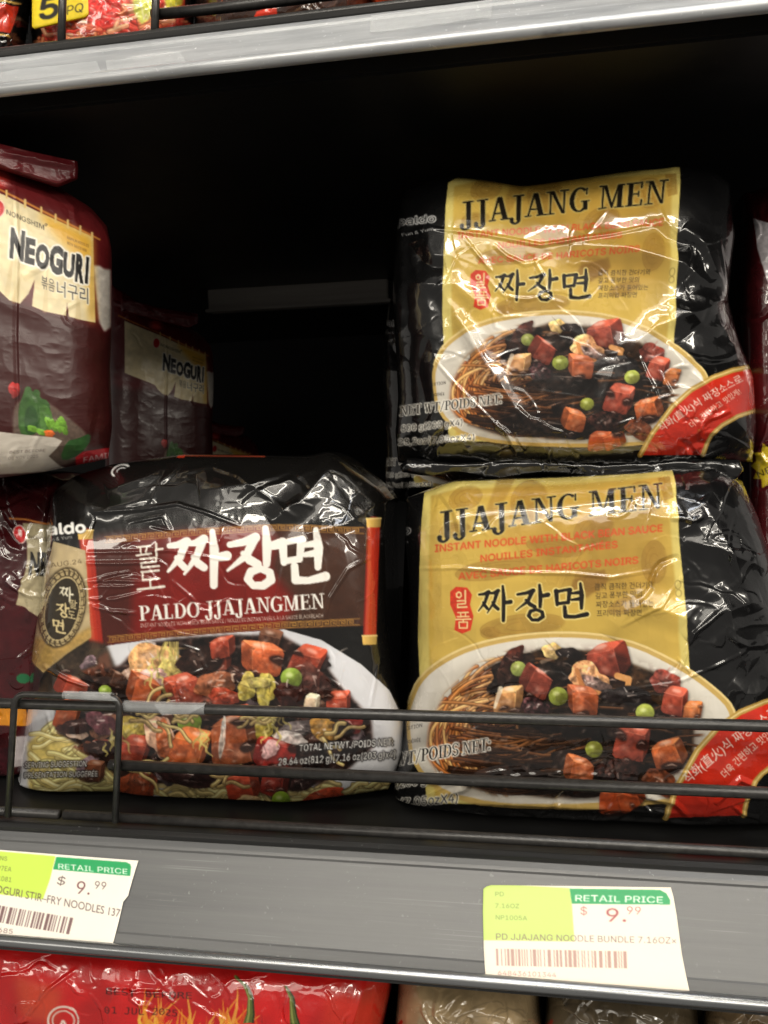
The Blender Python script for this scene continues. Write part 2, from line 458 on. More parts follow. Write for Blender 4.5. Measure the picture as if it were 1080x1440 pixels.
class Canvas:
    def __init__(s, x0, y0, x1, y1, base, T=None, k=1.0):
        s.x0, s.y0, s.k = x0, y0, k
        s.w = int((x1 - x0) * k); s.h = int((y1 - y0) * k)
        s.a = np.zeros((s.h, s.w, 3)) + np.array(base, float)
        s.T = T if T is not None else (lambda p: p)
        p = s.T(np.array([[700., 900.], [800., 900.]])) if T is not None else None
        s.sc = (np.linalg.norm(p[1] - p[0]) / 100.0) if p is not None else 1.0

    def tr(s, pts):
        p = s.T(np.asarray(pts, float))
        return (p - (s.x0, s.y0)) * s.k

    def _win(s, lo, hi, pad=2):
        a = np.maximum(np.floor(lo - pad).astype(int), 0); b = np.minimum(np.ceil(hi + pad).astype(int), (s.w, s.h))
        return a, b

    def blend(s, m, a, col, alpha=1.0):
        h, w = m.shape
        v = s.a[a[1]:a[1] + h, a[0]:a[0] + w]
        m = (m * alpha)[..., None]
        v[:] = v * (1 - m) + np.asarray(col, float) * m

    def mask(s, rings, pad=2):
        segs = np.concatenate(rings)
        pts = segs.reshape(-1, 2)
        a, b = s._win(pts.min(0), pts.max(0), pad)
        if (b - a).min() <= 0: return None, None
        loc = segs - np.tile(a, 2)
        return loc, (a, b)

    def poly(s, pts, col, alpha=1.0, grad=None, noise=0.0, cell=4, soft=0, seed=0):
        """grad = (dx, dy, amount): lighter along that direction, over the outline's own size"""
        loc, ab = s.mask([ring(s.tr(pts))], 2 + soft * 3)
        if loc is None: return
        a, b = ab; w, h = b - a
        m = cover(loc, w, h)
        if soft: m = blur(m, soft)
        c = np.zeros((h, w, 3)) + np.array(col, float)
        if grad is not None:
            yy, xx = np.mgrid[0:h, 0:w]
            p = loc.reshape(-1, 2); c0 = (p.min(0) + p.max(0)) / 2; r = max(1.0, (p.max(0) - p.min(0)).max() / 2)
            f = 1 + grad[2] * ((xx - c0[0]) * grad[0] + (yy - c0[1]) * grad[1]) / r
            c *= np.clip(f, 0, 3)[..., None]
        if noise:
            c *= (1 + noise * (2 * vnoise(h, w, cell, seed + 11) - 1) + noise * .6 * (2 * vnoise(h, w, cell / 2.2, seed + 5) - 1))[..., None]
        s.blend(m, a, np.clip(c, 0, 255), alpha)

    def stroke_mask(s, pts, wid):
        p = s.tr(pts); wid = np.interp(np.linspace(0, 1, len(p)), np.linspace(0, 1, max(2, np.size(wid))), np.broadcast_to(wid, (max(2, np.size(wid)),)).astype(float)) * s.sc * s.k / 2
        a, b = s._win(p.min(0) - wid.max(), p.max(0) + wid.max())
        if (b - a).min() <= 0: return None, None
        yy, xx = np.mgrid[a[1]:b[1], a[0]:b[0]] + .5
        best = np.full(xx.shape, -1e9)
        for (p0, p1, r0, r1) in zip(p, p[1:], wid, wid[1:]):
            d = p1 - p0; L = max(d @ d, 1e-9)
            t = np.clip(((xx - p0[0]) * d[0] + (yy - p0[1]) * d[1]) / L, 0, 1)
            q = np.hypot(xx - p0[0] - t * d[0], yy - p0[1] - t * d[1])
            best = np.maximum(best, r0 + (r1 - r0) * t - q)
        return np.clip(best + .5, 0, 1), a

    def stroke(s, pts, wid, col, alpha=1.0):
        m, a = s.stroke_mask(pts, wid)
        if m is not None: s.blend(m, a, col, alpha)

    def type(s, txt, p0, p1, h, col, bold=0.0, outline=None, ow=1.5, serif=False, slant=0.0, alpha=1.0, up=None, cap=.70, arc=0.0, gap=.05, face='sans', fat=0.0):
        """a line of type from p0 to p1 along its baseline, capitals h high"""
        p0 = np.array(p0, float); p1 = np.array(p1, float)
        d = p1 - p0; L = np.linalg.norm(d); d /= L
        u = np.array([d[1], -d[0]]) if up is None else np.array(up, float)
        fnt = face in FONT and max(map(ord, txt)) < 0x250
        rings = serif_outline(txt, gap) if serif else text_outline(txt, bold, face)
        hh = h if serif else h / cap
        out = []
        for r in rings:
            q = r.reshape(-1, 2)
            bow = arc * 4 * q[:, :1] * (1 - q[:, :1])
            w = p0 + d * (q[:, :1] * L) + (u + slant * d) * (q[:, 1:] * hh) + u * bow
            out.append(s.tr(w).reshape(-1, 4))
        loc, ab = s.mask(out, 3 + (ow * 2 if outline else 0))
        if loc is None: return
        a, b = ab; w, h_ = b - a
        if serif:
            m = np.zeros((h_, w))
            n = 0
            for r in out:
                m = np.maximum(m, cover(loc[n:n + len(r)], w, h_)); n += len(r)
        else:
            m = cover(loc, w, h_, winding=fnt)
            if fnt and bold > 0: fat = max(fat, bold * 1.1 * hh * s.sc * s.k)
        if fat: m = dilate(m, fat)
        if outline is not None: s.blend(dilate(m, ow * s.k), a, outline, alpha)
        s.blend(m, a, col, alpha)

    def hand(s, ch, box_, col, outline=None, ow=2.0, fat=1.0, shear=0.0):
        """brush syllable in box (x, y, w, h), shear lifts its right side"""
        x, y, w, h = box_
        ms = []
        for pts, wd in BRUSH[ch]:
            q = np.array(pts, float); n = 5
            t = np.linspace(0, len(q) - 1, (len(q) - 1) * n + 1)
            q = np.stack([np.interp(t, np.arange(len(q)), q[:, i]) for i in (0, 1)], 1)
            wd = np.interp(t, np.arange(len(wd)), wd)
            P = np.stack([x + q[:, 0] * w, y + q[:, 1] * h - shear * q[:, 0] * w], 1)
            ms.append((P, wd * (w + h) / 2 * fat))
        if outline is not None:
            for P, wd in ms: s.stroke(P, wd + 2 * ow, outline)
        for P, wd in ms: s.stroke(P, wd, col)

    # --- pictures of food
    def clip(s, pts, before, soft=2):
        """keep what was painted since `before` only inside the outline"""
        loc, ab = s.mask([ring(s.tr(pts))], 2 + soft * 3)
        m = np.zeros((s.h, s.w)); a, b = ab
        m[a[1]:b[1], a[0]:b[0]] = blur(cover(loc, *(b - a)), soft)
        s.a = before * (1 - m[..., None]) + s.a * m[..., None]

    def cube(s, cx, cy, r, ang, col, seed=0, hl=.6):
        """a diced vegetable: front face, top face and one side"""
        g = np.random.default_rng(seed + 77)
        an = math.radians(((ang + 22) % 44) - 22 + g.normal(0, 5)); a = r * .66
        ca, sa = math.cos(an), math.sin(an)
        sq = np.array([(-a, -a), (a, -a), (a, a), (-a, a)]) * g.uniform(.78, 1.12, (4, 2))
        sq = np.stack([sq[:, 0] * ca - sq[:, 1] * sa, sq[:, 0] * sa + sq[:, 1] * ca], 1)
        sx = 1 if g.random() < .6 else -1
        e = r * np.array([sx * g.uniform(.30, .55), -g.uniform(.36, .58)])
        o = np.array([cx, cy]) - e * .5
        fr = sq + o; bk = sq * .92 + o + e
        side = [fr[1], bk[1], bk[2], fr[2]] if sx > 0 else [fr[0], bk[0], bk[3], fr[3]]
        top = [fr[0], fr[1], bk[1], bk[0]]
        col = np.array(col, float) * g.uniform(.84, 1.02); lite = np.clip(col * 1.22 + (26, 24, 20), 0, 255)
        hull = chaikin([fr[0], bk[0], bk[1], bk[2], fr[2], fr[3]] if sx > 0 else [fr[1], bk[1], bk[0], bk[3], fr[3], fr[2]], 2, .15)
        s.poly(np.array(hull) + (r * .05, r * .14), (20, 11, 9), .7, soft=2)
        s.poly(hull, col * .8, noise=.08, cell=6, seed=seed)
        s.poly(chaikin(side, 2, .11), col * (.72 if sx > 0 else .9), grad=(0, -.5, .3), noise=.10, cell=7, seed=seed + 1)
        s.poly(chaikin(top, 2, .11), lite, grad=(sx * .5, -.4, .22), noise=.08, cell=7, seed=seed + 2)
        s.poly(chaikin(fr, 2, .11), col, grad=(-.2, -.6, .32), noise=.12, cell=7, seed=seed + 3)
        s.stroke([fr[0], fr[1]], [1.0, 1.7, .8], np.clip(lite * 1.1 + 25, 0, 255), .7)
        s.stroke([fr[1], fr[2]] if sx > 0 else [fr[0], fr[3]], [1.4, .6], np.clip(lite * 1.05 + 10, 0, 255), .45)
        t = np.mean(top, 0)
        s.poly(ell(t[0] + g.normal(0, .12) * r, t[1], r * .30, r * .10, math.degrees(an)), (255, 236, 224), hl * .8, soft=1)
        k = fr.mean(0) + g.normal(0, .2, 2) * r
        s.poly(ell(k[0], k[1], r * .22, r * .12, g.uniform(-60, 60)), (255, 226, 206), hl * .4, soft=2)
        for q_ in ((fr[2] + fr[3]) / 2, fr[g.integers(4)], (fr[1] + fr[2]) / 2)[:1 + int(g.random() * 2.6)]:      # sauce run over it
            k = q_ + g.normal(0, .15, 2) * r; rx, ry = r * g.uniform(.3, .6), r * g.uniform(.13, .28)
            s.poly(chaikin(ell(k[0], k[1], rx, ry, g.uniform(-35, 35), 7) + g.normal(0, r * .05, (7, 2)), 2), (50, 25, 19), .78, soft=1)
            s.stroke([k + (-rx * .5, -ry * .3), k + (0, -ry * .6), k + (rx * .4, -ry * .3)], [.6, max(1.2, r * .07), .6], (226, 206, 194), .55)

    def blob(s, cx, cy, rx, ry, ang, col, seed=0, rag=.15, amt=.45, noise=.25, cell=4, hl=0.0):
        g = np.random.default_rng(seed + 5)
        p = ell(0, 0, 1, 1, 0, 26)
        k = np.ones(26)
        for f in (2, 3, 5, 7): k += rag / math.sqrt(f) * np.sin(f * np.linspace(0, 2 * math.pi, 26, endpoint=False) + g.random() * 6.3)
        p *= k[:, None]; p *= (rx, ry)
        c, sn = math.cos(math.radians(ang)), math.sin(math.radians(ang))
        p = np.stack([cx + p[:, 0] * c - p[:, 1] * sn, cy + p[:, 0] * sn + p[:, 1] * c], 1)
        p = chaikin(p, 1)
        if min(rx, ry) > 7: s.poly(p + (1, ry * .14), (18, 12, 10), .5, soft=2)
        s.poly(p, col, grad=(-.35, -.8, amt), noise=noise * .75, cell=cell * 1.5, seed=seed)
        col = np.array(col, float)
        for _ in range(3):                                             # soft folds
            q = np.array([cx, cy]) + g.normal(0, .35, 2) * (rx, ry); d = g.normal(0, .4, 2) * (rx, ry)
            s.stroke([q - d, q + g.normal(0, .1, 2) * (rx, ry), q + d], [1, max(1.5, ry * .2), 1], np.clip(col * g.choice([.55, 1.4]), 0, 255), .4)
        if hl:
            for _ in range(3):
                q = np.array([cx, cy]) + g.normal(0, .35, 2) * (rx, ry) - (0, ry * .2)
                s.stroke([q, q + g.normal(0, .22, 2) * (rx, ry)], [max(1.2, ry * .16), .8], (250, 238, 228), hl * .8)
            s.poly(ell(cx - rx * .15, cy - ry * .35, rx * .4, max(1.5, ry * .18), ang), (240, 226, 216), hl * .35, soft=2)

    def glaze(s, pts, seed, dark=.5, gloss=.5, cell=9):
        """brown sauce smeared over everything inside the outline, with its small wet lights"""
        loc, ab = s.mask([ring(s.tr(pts))], 8)
        a, b = ab; w, h = b - a
        m = blur(cover(loc, w, h), 3)
        n = .55 * vnoise(h, w, cell, seed) + .3 * vnoise(h, w, cell / 2.3, seed + 1) + .15 * vnoise(h, w, cell / 5, seed + 2)
        d = np.clip((n - .50) / .10, 0, 1) * m * dark
        v = s.a[a[1]:b[1], a[0]:b[0]]
        v *= 1 - d[..., None] * np.array([.55, .72, .74])
        n2 = .6 * vnoise(h, w, cell * .8, seed + 4) + .4 * vnoise(h, w, cell / 3, seed + 5)
        gy, gx = np.gradient(n2)
        g_ = blur(np.clip((n2 - .62) / .10, 0, 1) * np.clip((-gy - gx * .5) * 12, 0, 1) * m * gloss, 1)
        v += (np.array([246, 232, 224]) - v) * np.clip(g_, 0, 1)[..., None]
        x = np.clip(v / 255, 0, 1); k = m[..., None] * .6                       # the printed photograph is contrasty
        y = (x @ np.array([.3, .59, .11]))[..., None]; y2 = y * y * (3 - 2 * y)
        v += (v * (y2 + .01) / (y + .01) * .97 - v) * k
        gr = (v @ np.array([.3, .59, .11]))[..., None]
        v += (gr - v) * m[..., None] * .14

    def pea(s, cx, cy, r, seed=0, col=(126, 136, 46)):
        s.poly(ell(cx, cy + r * .1, r * 1.08, r * 1.08), (40, 35, 12), .6, soft=1)
        s.poly(ell(cx, cy, r, r * .97), col, grad=(-.3, -.6, .40), noise=.06, cell=3, seed=seed)
        s.poly(ell(cx - r * .2, cy - r * .3, r * .35, r * .22), (235, 242, 180), .6, soft=1)

    def strand(s, pts, wid, col, alpha=1.0):
        """one noodle: dark edge, body, light crest"""
        pts = np.array(pts, float); t = np.linspace(0, len(pts) - 1, 14)
        q = np.stack([np.interp(t, np.arange(len(pts)), pts[:, i]) for i in (0, 1)], 1)
        q[1:-1] = (q[:-2] + 2 * q[1:-1] + q[2:]) / 4
        col = np.array(col, float)
        s.stroke(q, wid + 1.4, col * .42, alpha * .8)
        s.stroke(q, wid, col, alpha)
        s.stroke(q - (0, wid * .18), wid * .35, np.clip(col * 1.35 + 18, 0, 255), alpha * .8)

    def linear(s):
        c = np.clip(s.a, 0, 255) / 255
        return np.where(c <= .04045, c / 12.92, ((c + .055) / 1.055) ** 2.4)


def blur(m, r):
    r = int(max(1, round(r)))
    for _ in range(2):
        for ax in (0, 1):
            p = np.pad(m, [(r + 1, r) if i == ax else (0, 0) for i in (0, 1)])
            c = np.cumsum(p, axis=ax)
            n = m.shape[ax]
            m = (np.take(c, np.arange(2 * r + 1, 2 * r + 1 + n), ax) - np.take(c, np.arange(n), ax)) / (2 * r + 1)
    return m


def wob(p0, L, a, amp, g, n=7):
    t = np.linspace(0, 1, n); d = np.array([math.cos(a), math.sin(a)]); q = np.array([-d[1], d[0]])
    return np.array(p0) + d * (t * L)[:, None] + q * (amp * np.sin(t * g.uniform(5, 9) + g.uniform(0, 6)))[:, None]


def chaikin(p, n=2, k=.25):
    p = np.asarray(p, float)
    for _ in range(n):
        q = np.roll(p, -1, 0)
        p = np.stack([(1 - k) * p + k * q, k * p + (1 - k) * q], 1).reshape(-1, 2)
    return p


def dilate(m, r):
    out = m.copy(); R_ = int(math.ceil(r))
    for dy in range(-R_, R_ + 1):
        for dx in range(-R_, R_ + 1):
            d = math.hypot(dx, dy)
            if d > r + .5 or (dx == 0 and dy == 0): continue
            wgt = min(1.0, r + .5 - d)
            sh = np.zeros_like(m)
            ys, ye = max(0, dy), m.shape[0] + min(0, dy); xs, xe = max(0, dx), m.shape[1] + min(0, dx)
            sh[ys:ye, xs:xe] = m[ys - dy:ye - dy, xs - dx:xe - dx]
            out = np.maximum(out, sh * wgt)
    return out


# ------------------------------------------------------------------ film bags
def resample(pts, n, smooth=2):
    p = np.array(pts, float)
    d = np.concatenate([[0], np.cumsum(np.linalg.norm(np.diff(p, axis=0), axis=1))])
    t = np.linspace(0, d[-1], 160)
    q = np.stack([np.interp(t, d, p[:, i]) for i in (0, 1)], 1)
    for _ in range(smooth * 6):
        q[1:-1] = (q[:-2] + 2 * q[1:-1] + q[2:]) / 4
    return q


def crease_field(PX, PY, creases):
    """creases: (points, height in mm, width in px, kind) with kind r = sharp ridge, f = wide fold, b = soft bulge, s = step"""
    H = np.zeros(PX.shape)
    x0g, y0g = PX.min(), PY.min()
    for pts, A, w, kind in creases:
        p = np.array(pts, float)
        reach = {'r': 5, 'f': 1.05, 'b': 3, 's': 6}[kind] * w + 2
        lo = p.min(0) - reach; hi = p.max(0) + reach
        sel = (PX > lo[0]) & (PX < hi[0]) & (PY > lo[1]) & (PY < hi[1])
        if not sel.any(): continue
        rows = np.where(sel.any(1))[0]; cols = np.where(sel.any(0))[0]
        sl = (slice(rows[0], rows[-1] + 1), slice(cols[0], cols[-1] + 1))
        X = PX[sl]; Y = PY[sl]
        seg = np.linalg.norm(np.diff(p, axis=0), axis=1); cum = np.concatenate([[0], np.cumsum(seg)]); Lt = max(cum[-1], 1e-6)
        best = np.full(X.shape, 1e9); tt = np.zeros(X.shape); sg = np.ones(X.shape)
        for i in range(len(p) - 1):
            d = p[i + 1] - p[i]; L = max(d @ d, 1e-9)
            t = np.clip(((X - p[i, 0]) * d[0] + (Y - p[i, 1]) * d[1]) / L, 0, 1)
            q = np.hypot(X - p[i, 0] - t * d[0], Y - p[i, 1] - t * d[1])
            k = q < best
            best = np.where(k, q, best); tt = np.where(k, (cum[i] + t * seg[i]) / Lt, tt)
            sg = np.where(k, np.sign(d[0] * (Y - p[i, 1]) - d[1] * (X - p[i, 0])), sg)
        tap = np.clip(np.sin(np.clip(tt, 0, 1) * math.pi), 0, 1) ** .5 if len(p) > 1 else np.ones(X.shape)
        if kind == 'r': v = .38 * np.clip(2 * w - np.sqrt(best ** 2 + .35), 0, None)       # a straight-sided ridge: A is the slope of its sides
        elif kind == 'f':
            v = np.clip(1 - np.sqrt(best ** 2 + 2) / w, 0, 1); v = v * v * (1.6 - .6 * v)
        elif kind == 's': v = np.tanh(best * sg / 1.6) * np.exp(-best / (w * 2))
        else: v = np.exp(-(best / w) ** 2)
        H[sl] += A * v * tap
    return H


def random_creases(g, region, n, A=(.15, .6), w=(1.2, 3.0), length=(25, 130), ang=None, spread=1.6, kinds='rrs'):
    """loose crinkles inside region (x0, y0, x1, y1)"""
    out = []
    x0, y0, x1, y1 = region
    for _ in range(n):
        p = np.array([g.uniform(x0, x1), g.uniform(y0, y1)])
        a = (g.uniform(0, 2 * math.pi) if ang is None else math.radians(ang) + g.normal(0, spread * .3))
        L = g.uniform(*length); k = 7
        pts = [p.copy()]
        for i in range(k):
            a += g.normal(0, .38); p = p + np.array([math.cos(a), math.sin(a)]) * L / k; pts.append(p.copy())
        out.append((pts, g.uniform(*A) * g.choice([1, 1, -1]), g.uniform(*w), kinds[g.integers(len(kinds))]))
    return out


def film_bag(name, canvas, plane, top, right, bottom, left, T, mat, creases=(), step=1.0, pw=(5, 2.2, 5, 5), back=0.05, crumple=.25, seed=1,
             parent=None, warp=.28, edge_crumple=.8, base_k=.6, smooth=2, zmin=None):
    """a bag of film: front sheet puffed by T over its outline, closed behind. top/right/bottom/left: outline as measured on the photo;
    pw: how boxy the bag is towards left, top, right, bottom"""
    g = np.random.default_rng(seed)
    tp, rt, bt, lf = (resample(c, 160, smooth) for c in (top, right, bottom, left))
    wpx = max(np.ptp(np.concatenate([tp, bt])[:, 0]), 4); hpx = max(np.ptp(np.concatenate([lf, rt])[:, 1]), 4)
    nx = max(6, int(wpx / step)); ny = max(6, int(hpx / step))
    a = np.linspace(-1, 1, nx); b = np.linspace(-1, 1, ny)
    rm = lambda v: .5 + .5 * ((1 - base_k * .5) * v + base_k * .5 * np.sin(v * math.pi / 2))
    s = rm(a); t = rm(b)
    ev = lambda c, q: np.stack([np.interp(q, np.linspace(0, 1, 160), c[:, i]) for i in (0, 1)], 1)
    Tc, Bc, Lc, Rc = ev(tp, s), ev(bt, s), ev(lf, t), ev(rt, t)
    S = s[None, :, None]; Q = t[:, None, None]
    P = (1 - Q) * Tc[None] + Q * Bc[None] + (1 - S) * Lc[:, None] + S * Rc[:, None] \
        - ((1 - S) * (1 - Q) * tp[0] + S * (1 - Q) * tp[-1] + (1 - S) * Q * bt[0] + S * Q * bt[-1])
    PX, PY = P[..., 0], P[..., 1]
    A_ = 2 * s - 1; B_ = 2 * t - 1
    fu = np.where(A_ < 0, 1 - np.abs(A_) ** pw[0], 1 - np.abs(A_) ** pw[2]); fv = np.where(B_ < 0, 1 - np.abs(B_) ** pw[1], 1 - np.abs(B_) ** pw[3])
    prof = np.sqrt(np.clip(fu, 0, 1))[None] * np.sqrt(np.clip(fv, 0, 1))[:, None]
    H = crease_field(PX, PY, creases)
    # fine crumple, stronger near the outline
    edge = np.clip(1.25 - prof, 0, 1)
    n1 = vnoise(ny, nx, 46 / step, seed + 1); n2 = vnoise(ny, nx, 19 / step, seed + 2); n3 = vnoise(ny, nx, 8 / step, seed + 3)
    rid = lambda n: 1 - np.abs(2 * n - 1)
    H += (crumple + edge_crumple * edge) * (1.5 * rid(n1) + .55 * rid(n2) + .16 * rid(n3))
    fade = np.clip(np.minimum(np.minimum(np.arange(nx), np.arange(nx)[::-1])[None], np.minimum(np.arange(ny), np.arange(ny)[::-1])[:, None]) / (6 / step), 0, 1)
    H *= fade
    V = plane.hit(PX, PY, T * prof) + plane.n * (H / 1000)[..., None]
    # the print follows the film's bends a little
    gy, gx = np.gradient(blur_fast(H))
    cx = (PX + warp * gx * 6 - canvas.x0) * canvas.k - .5; cy = (PY + warp * gy * 6 - canvas.y0) * canvas.k - .5
    lin = canvas.linear()
    cx = np.clip(cx, 0, canvas.w - 1.001); cy = np.clip(cy, 0, canvas.h - 1.001)
    xi = cx.astype(int); yi = cy.astype(int); fx = (cx - xi)[..., None]; fy = (cy - yi)[..., None]
    C = (lin[yi, xi] * (1 - fx) + lin[yi, xi + 1] * fx) * (1 - fy) + (lin[yi + 1, xi] * (1 - fx) + lin[yi + 1, xi + 1] * fx) * fy
    nv = nx * ny
    idx = np.arange(nv).reshape(ny, nx)
    q = np.stack([idx[:-1, :-1], idx[1:, :-1], idx[1:, 1:], idx[:-1, 1:]], -1).reshape(-1, 4)
    ringi = np.concatenate([idx[0, :], idx[1:, -1], idx[-1, -2::-1], idx[-2:0, 0]])
    Vf = V.reshape(-1, 3); Cf = C.reshape(-1, 3)
    cen = Vf[ringi].mean(0)
    verts = [Vf]; cols = [Cf]; quads = [q]
    prev = ringi; m = len(ringi); off = nv
    for dep, scl in ((.35, 1.0), (.75, .985), (1.0, .86)):
        rp = cen + (Vf[ringi] - cen) * scl - plane.n * (dep * back)
        cur = np.arange(off, off + m)
        quads.append(np.stack([prev, np.roll(prev, -1), np.roll(cur, -1), cur], -1))
        verts.append(rp); cols.append(Cf[ringi]); prev = cur; off += m
    verts.append((cen - plane.n * back * 1.04)[None]); cols.append(Cf[ringi].mean(0)[None])
    tri = np.stack([prev, np.roll(prev, -1), np.full(m, off)], -1)
    Vv = np.concatenate(verts)
    if zmin is not None: Vv[:, 2] = np.where(Vv[:, 2] < zmin + .004, zmin + .004 * np.exp((np.minimum(Vv[:, 2], zmin + .004) - zmin - .004) / .004), Vv[:, 2])   # it rests on the shelf
    Cc = np.concatenate(cols); quads = np.concatenate(quads)
    me = bpy.data.meshes.new(name)
    me.vertices.add(len(Vv)); me.vertices.foreach_set('co', Vv.astype(np.float32).ravel())
    nl = quads.size + tri.size
    me.loops.add(nl); me.loops.foreach_set('vertex_index', np.concatenate([quads.ravel(), tri.ravel()]).astype(np.int32))
    npol = len(quads) + len(tri)
    me.polygons.add(npol)
    ls = np.concatenate([np.arange(len(quads)) * 4, len(quads) * 4 + np.arange(len(tri)) * 3]).astype(np.int32)
    me.polygons.foreach_set('loop_start', ls)
    me.polygons.foreach_set('use_smooth', np.ones(npol, bool))
    me.update(calc_edges=True); me.validate()
    at_ = me.color_attributes.new('print', 'FLOAT_COLOR', 'POINT')
    at_.data.foreach_set('color', np.concatenate([Cc, np.ones((len(Cc), 1))], 1).astype(np.float32).ravel())
    # move the origin to the base of the bag
    base = np.array([Vv[:, 0].mean(), Vv[:, 1].mean(), Vv[:, 2].min()])
    if parent is None:
        me.transform(Matrix.Translation(-Vector(base)))
    o = link(name, me, mat, parent)
    if parent is None: o.location = base
    return o


def blur_fast(H):
    K = H.copy()
    for _ in range(3):
        K[1:-1] = (K[:-2] + K[1:-1] + K[2:]) / 3
        K[:, 1:-1] = (K[:, :-2] + K[:, 1:-1] + K[:, 2:]) / 3
    return K


# ------------------------------------------------------------------ shelves
XL, XR = -1.0, 0.75
FN = np.array([0, -0.826, 0.564]); FD = np.array([0, -0.564, -0.826])     # price channel: outward normal, down its face
FACE = Plane((0, 0, 0), FN)


def yz(p): return (p[1], p[2])


def shelf(name, label, z, face_len, face_mat, kind, tilt_n=FN, tilt_d=FD):
    root = empty(name, (0, 0, z), label, 'shelf')
    box('shelf_board', (XL, 0.004, z - 0.026), (XR, 0.84, z - 0.001), M_BOARD, root)
    o = np.array([0, 0, z])
    a = o; b = o + tilt_d * face_len
    t = tilt_n * -0.003
    # face with a shallow raised bead near the top, as the extrusion has
    pr = [yz(a), yz(a + tilt_d * .003 + tilt_n * .0008), yz(a + tilt_d * .0045 + tilt_n * .0008), yz(a + tilt_d * .0055),
          yz(b - tilt_d * .006), yz(b - tilt_d * .005 + tilt_n * .0005), yz(b), yz(b + t), yz(a + t)]
    extrude_profile('price_channel', pr, XL, XR, face_mat, root)
    c = b + tilt_d * 0.0022 + tilt_n * 0.0012
    lip = [yz(c + 0.0032 * (math.cos(q) * tilt_d + math.sin(q) * tilt_n)) for q in np.linspace(-2.6, 2.6, 16)]
    extrude_profile('channel_lip', lip, XL, XR, M_BRIGHT if kind == 'l' else M_RAIL, root, smooth=True)
    e = b + tilt_d * 0.0046 - tilt_n * 0.003
    if kind == 'l': extrude_profile('channel_skirt', [yz(e + tilt_n * .002), yz(e + tilt_d * .0018 + tilt_n * .0012), yz(e + tilt_d * .0016 - tilt_n * .004), yz(e - tilt_n * .004)], XL, XR, M_LIP, root)
    u = [(-0.0005, z + 0.0006), (-0.001, z + 0.0028), (0.0015, z + 0.0042), (0.010, z + 0.0040), (0.0125, z + 0.001), (0.0125, z - 0.0005), (0.0005, z - 0.0006)]
    extrude_profile('channel_cap', u, XL, XR, M_LIP, root)
    return root


LOWER = shelf('store_shelf', 'black steel shelf with grey plastic price channel holding the black and gold noodle packs', 0.0, 0.0503, M_CHANNEL, 'l')
UPN = np.array([0, -0.83, 0.557]); UPD = np.array([0, -0.557, -0.83])
ZU = 0.409
UPPER = shelf('store_shelf', 'shelf with silver front rail running along the top of the photo', ZU, 0.0285, M_RAIL, 'u', UPN, UPD)
ZB = -0.235
BASE = empty('store_shelf', (0, 0, ZB), 'bottom shelf carrying the red chilli pack and the khaki packs', 'shelf')
box('shelf_board', (XL, -0.06, ZB - 0.026), (XR, 0.84, ZB - 0.001), M_BOARD, BASE)

# punched slots in the floor of the shelf, and the gondola's back
bp = box('back_panel', (XL, 0.85, -0.7), (XR, 0.87, 1.1), M_BACK)
tag(bp, 'dark back panel of the shelving behind all the packs', 'back panel', kind='structure')
YB = 0.455
pa = at(545, 380, YB); pb = at(545, 425, YB); pc = at(292, 420, YB)
gb = empty('back_rail', (pa[0], YB, pb[2]), 'short grey metal rail hanging in the dark behind the packs, below the upper shelf', 'rail')
box('rail_bar', (pc[0], YB, pb[2]), (pa[0], YB + .012, pa[2]), M_GREYBAR, gb, 0.0015)
extrude_profile('rail_flange', [(YB - .008, pb[2] - .001), (YB - .008, pb[2] + .002), (YB - .0005, pb[2] + .002), (YB - .0005, pb[2] - .001)], pc[0], pa[0] + .004, M_GREYBAR, gb)
box('bracket', (pa[0] + .001, YB, pb[2] - .01), (pa[0] + .012, YB + .03, ZU - 0.027), M_BACK, gb)

# ------------------------------------------------------------------ wire fences
YF = 0.006
fence = empty('wire_fence', (0, YF, 0), 'black wire fence on the lower shelf front with a rounded loop', 'wire fence')


def wire_along(name, px, py, y, r, x0, x1, parent):
    p = at(px, py, y)
    return tube(name, [(x0, y, p[2]), ((x0 + x1) / 2, y, p[2]), (x1, y, p[2])], r, M_WIRE, parent)


xs = at(157, 1073, YF)[0]
wire_along('rail_wire', 540, 1005, YF, 0.0029, XL + .02, XR - .02, fence)
wire_along('rail_wire', 560, 1093, YF, 0.0029, xs - 0.001, XR - .02, fence)
zb = at(540, 1170, YF)[2]
xg = at(87, 1143, YF)[0]
tube('base_wire', [(xg + .0015, YF, zb), (0, YF, zb), (XR - .02, YF, zb)], 0.0026, M_WIRE, fence)
tube('base_wire', [(XL + .02, YF, zb), (-.5, YF, zb), (xg - .0015, YF, zb)], 0.0026, M_WIRE, fence)
yl = YF - 0.0049
loop = [at(11, 1148, yl), at(21, 976, yl), at(169, 981, yl), at(162, 1156, yl)]
tube('end_loop', round_path(loop, 0.007), 0.0018, M_WIRE, fence)
for px, nm in ((1146, 'post_wire'),):
    tube(nm, [at(px, 1010, yl), at(px - 1, 1100, yl), at(px - 2, 1200, yl)], 0.0018, M_WIRE, fence)

ufence = empty('wire_fence', (0, YF, ZU), 'black wire fence standing on the silver rail of the upper shelf', 'wire fence')
for px, pt in ((88, 70), (219, 53)):
    b = at(px - 2, pt + 8, YF); t = at(px, 0, YF)
    tube('post_wire', [b, t, t + (t - b) * 0.9], 0.0020, M_WIRE, ufence)
pw_ = at(214, 21, YF + .004); pr_ = at(470, -5, YF + .004)
tube('rail_wire', [pw_, (pw_ + pr_) / 2, (XR - .02, pw_[1], pw_[2])], 0.0026, M_WIRE, ufence)
tube('base_wire', [(XL + .02, YF, ZU + .0055), (0, YF, ZU + .0055), (XR - .02, YF, ZU + .0055)], 0.0024, M_WIRE, ufence)


